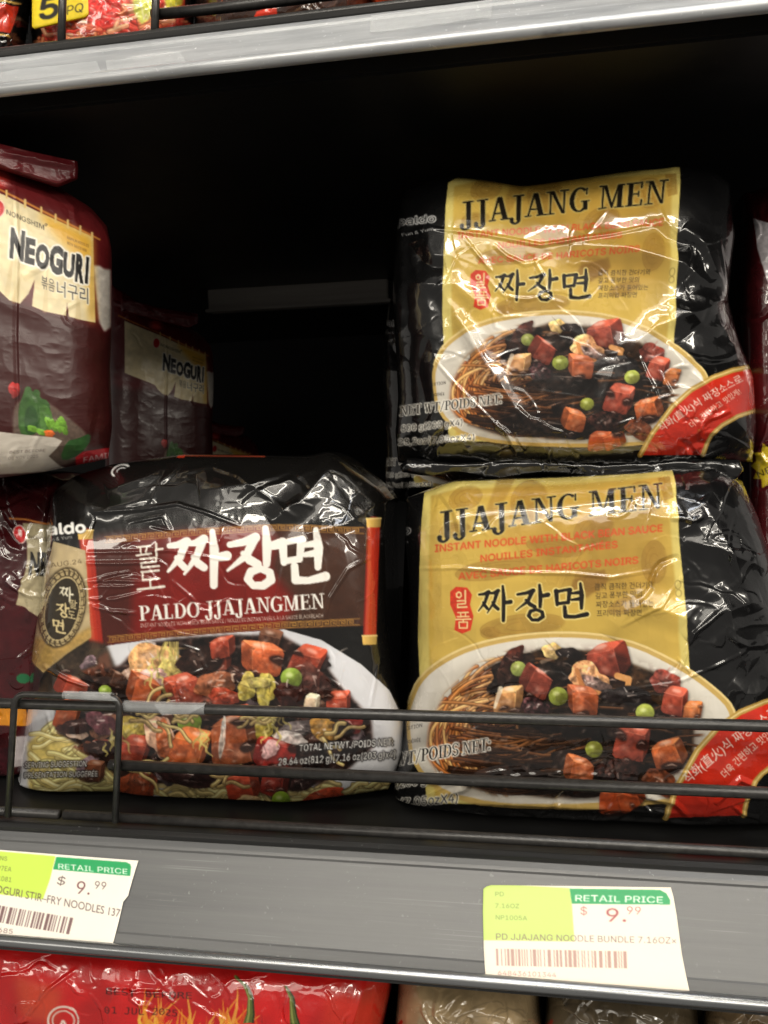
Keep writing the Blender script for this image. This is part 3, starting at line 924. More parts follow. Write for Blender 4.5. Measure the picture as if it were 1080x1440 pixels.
def tape_sheet(name, corners, label, back=None):
    """a scrap of clear tape over four corner points"""
    c = [np.array(p) for p in corners]; n = 10; V = []; Fc = []
    g = np.random.default_rng(len(label))
    nr = np.cross(c[1] - c[0], c[3] - c[0]); nr /= np.linalg.norm(nr)
    for j in range(n):
        for i in range(n):
            s, t = i / (n - 1), j / (n - 1)
            V.append((1 - t) * ((1 - s) * c[0] + s * c[1]) + t * ((1 - s) * c[3] + s * c[2]) + nr * g.normal(0, .00018))
    for j in range(n - 1):
        for i in range(n - 1):
            Fc.append((j * n + i, j * n + i + 1, (j + 1) * n + i + 1, (j + 1) * n + i))
    o = link(name, mesh_from(name, V, Fc), M_TAPE)
    return tag(o, label, 'tape')


def tape_wrap(px0, py0, px1, py1, y, r, flap, label):
    a, b = at(px0, py0, y), at(px1, py1, y)
    V, Fc = tube_geo([a + (b - a) * t for t in np.linspace(0, 1, 9)], r, 14)
    Fc = Fc[:-2]
    n0 = len(V)
    for (fx, fy) in flap: V.append(at(fx, fy, y - r - .0006))
    Fc.append(tuple(range(n0, n0 + len(flap))))
    o = link('clear_tape', mesh_from('clear_tape', V, Fc), M_TAPE)
    return tag(o, label, 'tape')


tape_wrap(90, 977, 158, 979, yl, 0.0022, [(90, 972), (150, 974), (166, 986), (92, 983)], 'clear tape wrapped round the top of the rounded wire loop')
tape_wrap(176, 993, 290, 997, YF, 0.0033, [(216, 990), (288, 992), (266, 1004), (228, 1006)], 'torn clear tape wrapped round the long upper wire right of the loop')
UFACE = Plane((0, 0, ZU), UPN)
cor = [UFACE.hit(np.array(x), np.array(y), 0.0014) for x, y in ((522, 22), (694, -2), (690, 24), (520, 46))]
tape_sheet('clear_tape', cor, 'cloudy clear tape stuck on the silver rail at the top')
for cs_, lb in (([(-30, 104), (136, 86), (143, 106), (-30, 130)], 'clear label strip on the silver rail at the far left of the photo'), ([(148, 85), (252, 72), (262, 88), (152, 104)], 'shorter clear label strip on the silver rail, right of the longer one')):
    tape_sheet('label_strip', [UFACE.hit(np.array(float(x)), np.array(float(y)), 0.0012) for x, y in cs_], lb)
for cxp, cyp in ((21, 990), (168, 995), (163, 1074)):                    # welds where the loop meets the long wires
    p = at(cxp, cyp, (YF + yl) / 2 - .0004)
    bm = bmesh.new(); bmesh.ops.create_uvsphere(bm, u_segments=14, v_segments=8, radius=.0022)
    for v_ in bm.verts: v_.co = Vector((v_.co.x * .9 + v_.co.z * .1, v_.co.y * 1.3, v_.co.z * .9)) + Vector(p)
    me = bpy.data.meshes.new('weld'); bm.to_mesh(me); bm.free(); me.polygons.foreach_set('use_smooth', [True] * len(me.polygons))
    link('weld', me, M_WIRE, fence)
# ------------------------------------------------------------------ gold and black noodle packs
LOWPT = np.array([(597, 690), (945, 662), (615, 752), (932, 722), (672, 870), (828, 868), (650, 858), (785, 979), (907, 1003), (945, 1139), (1034, 1139), (695, 1053)], float)
UPPT = np.array([(630, 250), (950, 233), (648, 315), (937, 300), (700, 425), (830, 420), (678, 413), (788, 511), (889, 526), (905, 635), (985, 635), (705, 562)], float)


def fit_h(a, b):
    M = []
    for (x, y), (u, v) in zip(a, b):
        M.append([x, y, 1, 0, 0, 0, -u * x, -u * y, -u]); M.append([0, 0, 0, x, y, 1, -v * x, -v * y, -v])
    M = np.array(M) / 100
    c0 = np.array([1e-2] * 9)
    _, _, vt = np.linalg.svd(M / np.abs(M).max(0)); h = vt[-1] / np.abs(M).max(0)
    return h.reshape(3, 3)


HU = fit_h(LOWPT, UPPT); HUI = np.linalg.inv(HU)


def happly(H, p):
    p = np.asarray(p, float); q = np.concatenate([p, np.ones((len(p), 1))], 1) @ H.T
    return q[:, :2] / q[:, 2:]


def up2low(*pts): return [tuple(v) for v in happly(HUI, pts)]


def paint_gold(c):
    g = np.random.default_rng(3)
    LT = (216, 198, 114); GO = (202, 170, 80); BR = (142, 106, 46)
    panel = [(597, 692), (612, 683), (640, 677), (720, 674), (800, 671), (900, 666), (946, 661), (950, 680), (955, 760), (962, 830), (968, 920), (975, 1010), (975, 1128), (600, 1128), (593, 1000), (588, 900), (590, 800), (593, 730)]
    c.poly(panel, LT, noise=.05, cell=30)
    inner = [(606, 697), (640, 688), (800, 681), (936, 671), (944, 760), (950, 830), (957, 930), (960, 1120), (612, 1120), (603, 900), (603, 800)]
    c.poly(inner, GO, noise=.07, cell=60, grad=(0, 1, .05), soft=1)
    c.poly([(700, 690), (800, 684), (930, 680), (940, 830), (900, 850), (790, 830), (700, 760)], (170, 132, 56), .6, soft=14, noise=.1, cell=30)
    # brown ornament of curling clouds behind the lettering
    for cx, cy, rx, ry, an in [(655, 700, 24, 16, -20), (745, 705, 26, 30, 20), (835, 745, 30, 22, -30), (905, 700, 26, 22, 10), (700, 800, 60, 14, -8), (830, 815, 22, 16, 20), (920, 790, 18, 30, 0), (735, 880, 60, 16, -6), (690, 890, 14, 8, 0), (880, 850, 26, 10, -20), (780, 770, 40, 12, 8), (640, 745, 22, 10, -10)]:
        c.poly(ell(cx, cy, rx, ry, an), BR, .5, soft=1, noise=.1, cell=10)
        for q in (1.0, .68, .38):
            c.stroke(ell(cx, cy, rx * q, ry * q, an, 26, g.uniform(0, 90), g.uniform(250, 350)), 1.1, (140, 104, 44), .5)
    c.poly([(700, 672), (725, 672), (712, 700), (690, 735), (676, 742), (688, 705)], BR, .5, soft=1)
    c.poly([(842, 715), (862, 735), (858, 772), (834, 770), (828, 742)], BR, .5, soft=1)
    c.poly([(806, 815), (850, 800), (856, 816), (826, 840), (800, 836)], (120, 84, 38), .55, soft=1)
    c.poly([(925, 672), (942, 670), (948, 700), (934, 704)], BR, .6)
    # lettering
    c.type('JJAJANG MEN', (616, 755), (931, 714), 35, (26, 22, 16), outline=(222, 200, 120), ow=1.6, fat=.9, serif=True, up=(-.02, -1), arc=1.5, gap=.045)
    RED = (206, 66, 34)
    c.type('INSTANT NOODLE WITH BLACK BEAN SAUCE', (612, 776), (931, 747), 13.5, RED, bold=.045, up=(0, -1))
    c.type('NOUILLES INSTANTANÉES', (676, 790), (868, 770), 13, RED, bold=.045, up=(0, -1))
    c.type('AVEC SAUCE DE HARICOTS NOIRS', (645, 815), (897, 792), 13, RED, bold=.045, up=(0, -1))
    c.poly([(633, 832), (641, 825), (657, 826), (664, 836), (661, 850), (666, 866), (662, 886), (650, 891), (639, 886), (641, 868), (633, 850)], (204, 58, 34), noise=.08)
    c.hand('일', (640, 831, 20, 24), (236, 214, 150), fat=.95); c.hand('품', (641, 860, 21, 24), (236, 214, 150), fat=.85)
    for ch, bx in (('짜', (673, 826, 46, 50)), ('장', (725, 825, 48, 50)), ('면', (778, 823, 50, 50))):
        c.hand(ch, bx, (24, 20, 16), outline=(228, 208, 132), ow=1.8, fat=.95, shear=.03)
    for i, (tx, x1) in enumerate((('큼직 큼직한 건더기와', 919), ('깊고 풍부한 맛의', 902), ('짜장소스가 들어있는', 918), ('프리미엄 짜장면', 901))):
        y = 829 + i * 12.4
        c.type(tx, (836 + i, y), (x1, y - 3), 7.2, (52, 42, 26), bold=.006, up=(0, -1))
    # plate
    rim = [(570, 1010), (574, 985), (590, 948), (640, 914), (705, 895), (790, 887), (880, 896), (960, 934), (1010, 970), (1037, 1000), (1035, 1060), (1000, 1122), (850, 1138), (640, 1132), (578, 1080)]
    c.poly(chaikin(rim, 2), (196, 164, 92)); c.stroke(chaikin(rim, 2)[2:38], 3, (226, 202, 138))
    c.poly(chaikin([(575, 1012), (580, 987), (596, 952), (645, 920), (708, 902), (790, 894), (878, 903), (955, 940), (1003, 975), (1029, 1002), (1027, 1058), (994, 1116), (850, 1130), (645, 1126), (584, 1078)], 2), (214, 208, 196), grad=(.2, -.9, .10), noise=.03, cell=40)
    c.poly([(600, 1000), (650, 935), (780, 910), (900, 920), (990, 985), (1000, 1060), (940, 1115), (650, 1115), (600, 1070)], (172, 164, 150), .55, soft=8)
    # noodles in sauce
    keep = c.a.copy()
    c.poly([(622, 1035), (640, 980), (690, 935), (760, 912), (840, 915), (920, 945), (975, 1000), (975, 1060), (930, 1105), (780, 1122), (680, 1108), (632, 1080)], (66, 40, 20), noise=.35, cell=9, soft=2)
    for k in range(210):
        t = g.random(); cx = 735 + g.normal(0, 26); cy = 1035 + g.normal(0, 14)
        rx = g.uniform(70, 122); ry = g.uniform(42, 108)
        a0 = g.uniform(115, 235); a1 = a0 + g.uniform(35, 95)
        p = ell(cx, cy, rx, ry, g.uniform(-12, 12), 9, a0, a1)
        m = p.mean(0); sh = np.clip(1.15 - (m[0] - 620) / 260 - max(0, m[1] - 1050) / 150, .35, 1.1)
        col = np.array([(176, 112, 56), (152, 88, 40), (200, 142, 84), (136, 72, 34)][g.integers(4)]) * sh
        c.strand(p, g.uniform(3.2, 5.2), col, .92)
    for k in range(90):
        y = g.uniform(1020, 1105); x0 = g.uniform(630, 700); x1 = x0 + g.uniform(90, 210)
        p = [(x0, y + g.normal(0, 4)), ((x0 + x1) / 2, y + g.uniform(4, 16)), (x1, y + g.normal(-6, 6))]
        sh = np.clip(1.1 - abs(y - 1030) / 110 - k * .002, .4, 1)
        c.strand(p, g.uniform(3, 4.6), np.array([(156, 90, 42), (118, 66, 34), (92, 50, 28), (74, 42, 26)][g.integers(4)]) * sh, .9)
    c.clip([(600, 1062), (604, 1020), (626, 975), (668, 935), (740, 905), (840, 905), (930, 940), (985, 1000), (982, 1070), (930, 1112), (800, 1128), (690, 1116), (620, 1092)], keep, 2)
    # dark sauce
    keep = c.a.copy()
    for i, (cx, cy, rx, ry, an) in enumerate([(765, 958, 70, 34, -4), (850, 1000, 80, 42, 10), (905, 1030, 58, 40, 20), (720, 950, 36, 26, -30), (850, 1075, 80, 26, 4), (790, 1015, 60, 18, 0), (790, 1095, 90, 20, 3)]):
        c.blob(cx, cy, rx, ry, an, (40, 26, 20), 30 + i, rag=.2, amt=.5, noise=.55, cell=6, hl=.35)
    for i in range(46):
        p = np.array([g.uniform(680, 950), g.uniform(925, 1110)]); d = g.normal(0, 1, 2) * (13, 4)
        c.stroke([p, p + d / 2 + (0, -2), p + d], [.8, 2.0, .6], (196, 180, 170), g.uniform(.15, .5))
    for i in range(26):
        p = np.array([g.uniform(690, 960), g.uniform(960, 1110)])
        c.strand([p, p + (g.uniform(20, 50), g.uniform(-9, 4)), p + (g.uniform(50, 90), g.uniform(-18, 6))], g.uniform(2.6, 3.8), np.array((112, 66, 36)) * g.uniform(.6, 1.1), .8)
    c.clip([(640, 1000), (668, 940), (740, 908), (840, 905), (930, 940), (990, 1000), (985, 1070), (930, 1112), (800, 1128), (700, 1110)], keep, 3)
    OR = (190, 88, 46); RD = (170, 66, 46)
    c.blob(720, 930, 24, 14, -50, (66, 30, 22), 1, noise=.5, hl=.3); c.blob(712, 950, 16, 12, -40, (58, 34, 26), 8, noise=.5)
    c.blob(776, 915, 14, 11, 30, (214, 178, 108), 2, noise=.3, hl=.5); c.blob(800, 918, 18, 8, 10, (46, 36, 34), 3, hl=.6)
    c.pea(729, 940, 11, 1, (138, 150, 66)); c.cube(753, 958, 27, 20, RD, 2); c.cube(716, 982, 24, 40, (206, 142, 82), 3, .8); c.stroke([(704, 968), (696, 994)], [7, 4], (226, 216, 190), .8)
    c.cube(856, 930, 33, 25, RD, 4); c.blob(830, 958, 34, 22, 20, (214, 150, 96), 5, rag=.2, noise=.4, hl=.8); c.blob(838, 962, 22, 10, 20, (120, 92, 84), 6, noise=.5, hl=.8)
    c.stroke([(868, 950), (884, 955), (880, 985)], [9, 9, 5], (208, 140, 72)); c.stroke([(811, 942), (820, 968), (850, 976)], [6, 7, 5], (216, 134, 66), .9)
    c.cube(818, 984, 26, 55, OR, 7); c.pea(785, 979, 13.5, 2)
    c.blob(752, 996, 22, 14, 10, (74, 42, 44), 9, noise=.7, cell=3, hl=.6); c.blob(880, 978, 40, 12, 4, (48, 40, 40), 10, hl=.7)
    c.blob(935, 958, 22, 16, 30, (142, 62, 50), 11, noise=.4, hl=.5); c.cube(950, 985, 22, 15, RD, 12); c.cube(975, 1000, 17, 40, (196, 104, 50), 13)
    c.pea(907, 1002, 13, 3, (150, 160, 60)); c.cube(890, 1043, 30, 12, RD, 14); c.cube(940, 1060, 30, 40, (198, 92, 42), 15); c.pea(835, 1053, 12, 4, (132, 138, 44))
    c.blob(870, 1085, 34, 18, 0, (62, 34, 28), 16, noise=.7, cell=3, hl=.4); c.cube(815, 1083, 25, 50, (176, 84, 40), 17); c.cube(864, 1122, 24, 5, (190, 78, 36), 18); c.cube(889, 1121, 20, 30, (196, 84, 40), 19)
    c.blob(930, 1100, 26, 18, 30, (120, 60, 34), 20, noise=.4, hl=.4)
    c.glaze([(640, 1000), (668, 940), (740, 910), (840, 907), (930, 940), (985, 1000), (980, 1070), (930, 1108), (800, 1124), (700, 1106)], 61, .2, .4, 13)
    # weights
    W_ = dict(outline=(246, 242, 232), ow=2.0, up=(0.03, -1))
    BK = (30, 26, 22)
    a, b = up2low((563, 585), (706, 567)); c.type('NET WT/POIDS NET:', a, b, 17.5, BK, serif=True, gap=.03, **W_)
    a, b = up2low((565, 607), (650, 598))
    c.type('800 g(200 gX4)', a, b, 16, BK, bold=.004, **W_)
    a, b = up2low((561, 626), (667, 619)); c.type('28,2oz(7,05ozX4)', a, b, 16, BK, bold=.004, **W_)
    a, b = up2low((566, 549), (627, 540)); c.type('SERVING SUGGESTION', a, b, 7, BK, up=(0, -1))
    a, b = up2low((566, 561), (625, 556)); c.type('PRÉSENTATION SUGGÉRÉE', a, b, 7, BK, up=(0, -1))
    # red ribbon
    outer = up2low((900, 640), (917, 610), (945, 572), (972, 548), (1000, 532), (1030, 521), (1075, 512)); innr = up2low((1080, 572), (1060, 578), (1035, 586), (1015, 598), (1000, 612), (988, 640))
    c.poly(outer + innr, (196, 44, 26), noise=.05, cell=20, grad=(.2, -.3, .1))
    c.stroke(outer, 8, (182, 146, 72)); c.stroke(innr, 7, (182, 146, 72)); c.stroke(outer, 2, (226, 204, 140)); c.stroke(innr, 2, (220, 196, 130))
    a, b = up2low((930, 607), (1045, 536)); c.type('직화(直火)식 짜장소스로', a, b, 13, (238, 226, 214), bold=.012, arc=4)
    a, b = up2low((973, 602), (1042, 553)); c.type('더욱 간편하고 맛있게!', a, b, 10, (236, 222, 205), bold=.006, arc=2)
    a, b = up2low((560, 318), (612, 312)); c.type('paldo', a, b, 15, (20, 20, 20), bold=.03, outline=(215, 215, 215), ow=2, slant=.2)
    a, b = up2low((566, 333), (610, 324)); c.type('Fun & Yum', a, b, 6, (205, 205, 205))
    # small printed mark by the panel's right edge
    c.stroke(ell(953, 822, 4, 6), 1.2, (150, 130, 70)); c.stroke(ell(954, 834, 4, 5), 1.2, (150, 130, 70))


cl = Canvas(540, 630, 1180, 1200, (13, 13, 14)); paint_gold(cl)
cu_ = Canvas(530, 215, 1090, 700, (12, 12, 13), T=lambda p: happly(HU, p)); paint_gold(cu_)

g = np.random.default_rng(21)
cr = [([(575, 800), (640, 798), (720, 805), (800, 806), (860, 812), (930, 800)], .5, 2.0, 'r'),
      ([(872, 880), (930, 850), (968, 800)], .5, 2.2, 'r'), ([(948, 960), (975, 890), (1020, 850)], .8, 2.5, 'r'), ([(880, 970), (950, 960), (1020, 930), (1070, 900)], .5, 2, 'r'),
      ([(965, 900), (1010, 860), (1070, 840)], 3.0, 22, 'f'), ([(960, 760), (1010, 770), (1080, 800)], 3.5, 26, 'f'), ([(985, 700), (1020, 760), (1060, 860)], 3, 26, 'f'),
      ([(770, 860), (800, 800), (830, 760)], .35, 1.8, 'r'), ([(610, 680), (640, 720), (650, 760)], .5, 3, 'r'), ([(600, 735), (690, 720), (800, 712), (900, 700)], .7, 16, 'f'),
      ([(700, 650), (850, 660), (1000, 650)], -4, 20, 'b'), ([(560, 1105), (700, 1092), (800, 1085), (900, 1098)], .7, 2.4, 'r'), ([(580, 1125), (700, 1128), (850, 1135), (1000, 1145)], 3, 10, 'f'),
      ([(600, 1145), (760, 1150), (980, 1158)], 2, 8, 'f'), ([(1005, 1130), (1040, 1095), (1075, 1110)], 1.0, 3, 'r')]
cr += random_creases(g, (950, 670, 1100, 960), 22, A=(.3, 1.0), w=(1.5, 3.5), length=(30, 120)) + random_creases(g, (960, 680, 1100, 960), 9, A=(1.5, 3.5), w=(16, 36), length=(60, 160), kinds='f')
cr += random_creases(g, (560, 660, 960, 800), 14, A=(.1, .35), w=(1.2, 2.6), ang=-5, spread=1.2)
cr += random_creases(g, (560, 800, 960, 1120), 34, A=(.08, .35), w=(1.2, 2.4))
cr += random_creases(g, (555, 1100, 1090, 1165), 26, A=(.3, 1.0), w=(1.5, 3.5), ang=4, length=(40, 150))
GOLD_LOW = empty('noodle_multipack', (0.09, 0.06, 0.003), 'gold and black noodle pack behind the fence wires, lower of the stacked pair', 'noodle pack', 'gold and black noodle packs')
film_bag('film_bag', cl, yplane(0.07), [(572, 700), (598, 690), (640, 674), (800, 668), (945, 656), (1005, 654), (1044, 676)],
         [(1044, 676), (1066, 726), (1085, 790), (1100, 900), (1120, 1020), (1128, 1100), (1120, 1175)],
         [(556, 1140), (600, 1152), (700, 1164), (850, 1172), (1000, 1180), (1120, 1175)], [(572, 700), (570, 760), (576, 860), (574, 960), (566, 1040), (554, 1100), (556, 1140)],
         0.046, M_FILM, cr, zmin=0.0005, crumple=.08, edge_crumple=.9, pw=(7, 8, 5, 4), seed=40, parent=GOLD_LOW, back=.05)

g = np.random.default_rng(22)
cr = [([(1021, 419), (960, 372), (880, 350), (800, 345)], 4.0, 34, 'f'), ([(1021, 419), (990, 345), (960, 320)], 3.5, 24, 'f'), ([(1025, 420), (980, 440), (920, 460), (880, 500)], 4.0, 30, 'f'),
      ([(915, 462), (960, 510), (1010, 560), (1050, 610)], 3.0, 26, 'f'), ([(1010, 330), (1018, 380), (1022, 415)], .8, 2, 'r'), ([(640, 440), (690, 520), (740, 600), (790, 660)], 2.6, 26, 'f'), ([(560, 400), (640, 400), (700, 450)], 2.0, 24, 'f'),
      ([(615, 400), (660, 470), (690, 560)], 1.6, 18, 'f'), ([(880, 470), (850, 560), (830, 650)], 1.8, 22, 'f'), ([(600, 320), (680, 330), (760, 345), (860, 330), (940, 312)], .7, 2, 'r'),
      ([(650, 330), (665, 350), (690, 380), (680, 360)], .5, 2, 'r'), ([(750, 365), (765, 390), (770, 420)], .5, 2, 'r'), ([(895, 495), (915, 540), (922, 600)], .7, 2, 'r'), ([(925, 520), (945, 555), (925, 562), (915, 530)], .6, 2, 'r'),
      ([(610, 505), (640, 540), (700, 600), (740, 640)], .6, 2, 'r'), ([(700, 248), (735, 258), (800, 250)], -2.5, 14, 'b'), ([(940, 560), (970, 590), (985, 560)], .6, 2, 'r'), ([(860, 600), (890, 590), (870, 610)], .6, 2, 'r')]
cr += random_creases(g, (950, 300, 1060, 660), 18, A=(.3, .9), w=(1.4, 3.5), length=(30, 110)) + random_creases(g, (960, 300, 1060, 640), 7, A=(1.5, 3.0), w=(14, 30), length=(50, 140), kinds='f') + random_creases(g, (540, 300, 640, 640), 7, A=(1.0, 2.5), w=(14, 30), length=(50, 140), ang=80, kinds='f')
cr += random_creases(g, (600, 280, 950, 440), 22, A=(.1, .4), w=(1.2, 2.6))
cr += random_creases(g, (560, 440, 960, 640), 30, A=(.1, .4), w=(1.2, 2.4), length=(30, 150))
cr += random_creases(g, (560, 610, 1050, 670), 40, A=(.4, 1.3), w=(1.5, 3.5), length=(20, 90))
GOLD_UP = empty('noodle_multipack', (0.09, 0.08, 0.19), 'gold and black noodle pack lying on top, upper of the stacked pair', 'noodle pack', 'gold and black noodle packs')
film_bag('film_bag', cu_, yplane(0.092), [(566, 268), (600, 255), (632, 247), (690, 254), (735, 262), (820, 250), (948, 231), (1000, 238), (1026, 256)],
         [(1026, 256), (1034, 330), (1024, 420), (1040, 480), (1060, 530), (1064, 600), (1058, 650)],
         [(560, 650), (600, 660), (700, 664), (850, 668), (980, 662), (1058, 650)], [(566, 268), (556, 340), (552, 420), (556, 480), (560, 560), (556, 610), (560, 650)],
         0.050, M_FILM, cr, crumple=.12, edge_crumple=.9, pw=(7, 7, 5, 6), seed=60, parent=GOLD_UP, back=.05)
cs = Canvas(540, 630, 1080, 700, (12, 12, 13))
gs = np.random.default_rng(5)
film_bag('bottom_seal', cs, Plane((0, 0.066, 0.19), (0, -.95, -.31)), [(572, 646), (640, 650), (720, 645), (850, 650), (960, 644), (1040, 648)], [(1040, 648), (1046, 660), (1036, 676)], [(566, 664), (600, 670), (640, 664), (700, 676), (760, 666), (820, 670), (900, 677), (960, 670), (1036, 676)], [(572, 646), (562, 655), (566, 664)],
         0.004, M_FILM, random_creases(gs, (560, 636, 1050, 684), 22, A=(.3, .9), w=(1.5, 4), length=(15, 70)) + random_creases(gs, (560, 640, 1050, 680), 12, A=(1.0, 2.5), w=(8, 18), length=(30, 110), kinds='f'), seed=61, parent=GOLD_UP, back=.003, crumple=.5)

# another pack of the pair's kind behind them: only its left edge shows
gb_root = GOLD_UP.copy(); COL.objects.link(gb_root)
gb_root['label'] = 'dark pack standing behind the stacked gold pair, only its left edge showing'
del gb_root['group']
gb_root.location = Vector(GOLD_UP.location) + Vector((-0.036, 0.13, -0.03)); gb_root.rotation_euler = (0, 0, math.radians(-9))
for ch in list(GOLD_UP.children):
    if ch.name.startswith('film_bag'):
        k = ch.copy(); COL.objects.link(k); k.parent = gb_root; k.matrix_parent_inverse = Matrix.Identity(4)

# ------------------------------------------------------------------ the black pack with the red scroll
def paint_black(c):
    g = np.random.default_rng(9)
    # scroll
    sc = [(136, 757), (160, 755), (277, 744), (393, 737), (520, 741), (516, 880), (393, 885), (277, 894), (160, 905), (140, 909)]
    c.poly(sc, (64, 38, 26), noise=.10, cell=20)
    c.poly([(136, 757), (277, 744), (370, 738), (392, 760), (380, 800), (420, 850), (390, 886), (277, 894), (140, 909)], (118, 24, 18), noise=.08, cell=24, soft=7)
    c.poly([(132, 757), (182, 752), (188, 830), (184, 902), (138, 908)], (62, 26, 19), .85, soft=6); c.poly([(150, 760), (240, 760), (230, 800), (150, 830)], (66, 28, 20), .7, soft=12)
    GK = (166, 122, 58)
    top = np.array([(148, 759), (277, 748), (393, 741), (512, 746)], float); bot = np.array([(152, 899), (277, 888), (393, 879), (506, 874)], float)
    for ln in (top, bot):
        for o in (-4.2, 4.2): c.stroke(ln + (0, o), 1.1, GK, .9)
        L = ln[-1, 0] - ln[0, 0]
        for x in np.arange(ln[0, 0] + 3, ln[-1, 0] - 8, 11.5):
            y = np.interp(x, ln[:, 0], ln[:, 1]); y2 = np.interp(x + 9, ln[:, 0], ln[:, 1]); dy = (y2 - y) / 9
            key = [(0, 2.6), (0, -2.6), (8.5, -2.6), (8.5, 1.6), (3.4, 1.6), (3.4, -.4), (6, -.4)]
            c.stroke([(x + a, y + b + dy * a) for a, b in key], 1.25, GK, .95)
    for (x0, y0, x1, y1, wd) in ((121, 752, 137, 916, 20), (526, 735, 520, 897, 19)):
        for o, cc in ((0, (128, 28, 18)), (1.5, (164, 42, 26)), (-2.5, (178, 50, 30)), (-4, (190, 72, 48))):
            c.stroke([(x0 + o, y0), (x1 + o, y1)], wd - abs(o) * 3.6, cc, .9)
        for (x, y, s) in ((x0, y0 - 1, 1), (x1, y1 + 2, -1)):
            c.poly([(x - wd * .56, y - 6), (x + wd * .56, y - 6.6), (x + wd * .5, y + 7), (x - wd * .5, y + 7.5)], (196, 160, 84), grad=(-.6, 0, .35)); c.stroke([(x - wd * .55, y - 5), (x + wd * .55, y - 5.5)], 1.6, (232, 208, 140))
    # tan seal label at the left
    c.poly([(76, 761), (121, 774), (129, 896), (96, 918), (61, 946), (44, 927), (53, 873), (66, 800)], (186, 166, 126), noise=.07, cell=16)
    c.poly([(44, 927), (50, 895), (85, 905), (129, 880), (129, 897), (96, 918), (61, 946)], (176, 140, 72), .85, noise=.1, soft=2)
    c.type('AUG.24', (73, 798), (116, 792), 9, (92, 78, 54), bold=-.004)
    c.poly(ell(88, 854, 33, 58, 12), (72, 58, 36), .9, soft=1); c.poly(ell(88, 854, 31, 56, 12), (178, 158, 114))
    for k in range(26):
        t = 2 * math.pi * k / 26; x, y = 88 + 27 * math.cos(t) * .98 - 50 * math.sin(t) * .2, 854 + 27 * math.cos(t) * .2 + 50 * math.sin(t) * .98
        c.stroke(ell(x, y, 5.2, 4.2, math.degrees(t), 14, 0, 300), 1.5, (58, 46, 28), .9)
    for q_ in (1.0, .93, .80): c.stroke(ell(88, 854, 31 * q_, 56 * q_, 12), 1.1, (70, 56, 34), .9)
    c.poly(ell(88, 856, 23, 44, 12), (50, 42, 28), noise=.1); c.stroke(ell(88, 856, 24, 45, 12), 1.4, (206, 186, 138), .9)
    for i, ch in enumerate('짜장면'):
        c.hand(ch, (86 - i * 5 - 2, 822 + i * 23, 19, 20), (222, 202, 150) if i else (230, 222, 196), fat=1.0, shear=-.3)
    for i, ch in enumerate('팔도'):
        c.hand(ch, (98 - i * 2, 842 + i * 15, 11, 12), (214, 196, 150), fat=1.0, shear=-.3)
    c.type('PALDO JJAJANGMEN', (74, 820), (58, 874), 4, (206, 190, 150))
    # logo
    c.type('paldo', (54, 753), (121, 748), 20, (238, 236, 230), bold=.045, outline=(30, 28, 26), ow=1.3); c.type('paldo', (54, 753), (121, 748), 20, (244, 243, 238), bold=.03)
    c.type('Fun & Yum', (66, 762), (102, 757), 6.5, (205, 204, 198), bold=.01)
    c.stroke(ell(172, 662, 13, 8, -15, 20, 150, 330), 2.4, (225, 225, 222)); c.stroke(ell(173, 662, 7, 4, -15, 12, 180, 320), 1.6, (190, 190, 190))
    c.stroke([(258, 641), (372, 642)], 2.0, (150, 62, 40)); c.poly([(250, 636), (261, 636), (261, 644), (250, 644)], (196, 60, 36))
    # lettering
    WH = (236, 232, 224)
    for ch, bx in (('짜', (237, 752, 84, 78)), ('장', (319, 748, 78, 82)), ('면', (392, 750, 70, 76))):
        c.hand(ch, bx, WH, fat=1.22, shear=.05)
    c.hand('팔', (192, 766, 38, 34), (224, 216, 204), fat=.8, shear=.05); c.hand('도', (194, 801, 38, 31), (224, 216, 204), fat=.8, shear=.05)
    c.type('PALDO JJAJANGMEN', (197, 873), (457, 855), 21, WH, serif=True, gap=.03)
    c.type('INSTANT NOODLES WITH BLACK BEAN SAUCE / NOUILLES INSTANTANÉES À LA SAUCE BLACKBEACH', (198, 882), (455, 868), 7.2, (216, 206, 196), bold=.004)
    # plate
    c.poly([(20, 1010), (60, 985), (120, 940), (150, 908), (230, 897), (320, 890), (400, 885), (452, 900), (508, 934), (548, 970), (570, 1014), (566, 1063), (552, 1112), (450, 1145), (20, 1145)], (206, 206, 210), grad=(.1, -.5, .08), noise=.03, cell=40)
    c.poly([(44, 990), (70, 940), (100, 918), (129, 900), (150, 905), (172, 960), (140, 1000)], (58, 46, 36), .95, noise=.3, cell=9, soft=2)
    c.poly([(137, 925), (152, 915), (166, 968), (146, 978)], (112, 70, 54), .8, soft=2); c.stroke([(88, 935), (98, 960), (92, 990)], [2, 5, 2], (120, 112, 102), .6)
    # noodles
    c.poly([(40, 1045), (70, 1015), (130, 1010), (180, 1030), (190, 1115), (110, 1125), (42, 1110)], (206, 184, 106), noise=.15, cell=8, soft=2)
    for k in range(60):
        x = g.uniform(40, 130); y = g.uniform(1020, 1118)
        c.strand(wob((x, y), g.uniform(40, 80), g.normal(0, .35), 4, g), g.uniform(5, 8), np.array((226, 206, 134)) * g.uniform(.82, 1.06), .85)
    for k in range(70):
        x = g.uniform(205, 545); y = 1114 - ((x - 380) / 60) ** 2 * .6 + g.uniform(-10, 16)
        c.strand(wob((x, y), g.uniform(30, 60), g.normal(0, .3), 4, g), g.uniform(6, 9), np.array((218, 194, 126)) * g.uniform(.75, 1.08), .9)
    keep = c.a.copy()
    # sauce
    c.poly([(76, 985), (120, 950), (170, 935), (200, 905), (260, 896), (330, 892), (400, 895), (450, 925), (480, 965), (522, 1010), (525, 1050), (480, 1090), (420, 1112), (330, 1104), (250, 1100), (180, 1105), (130, 1060), (84, 1030)], (52, 30, 24), noise=.5, cell=9, soft=2)
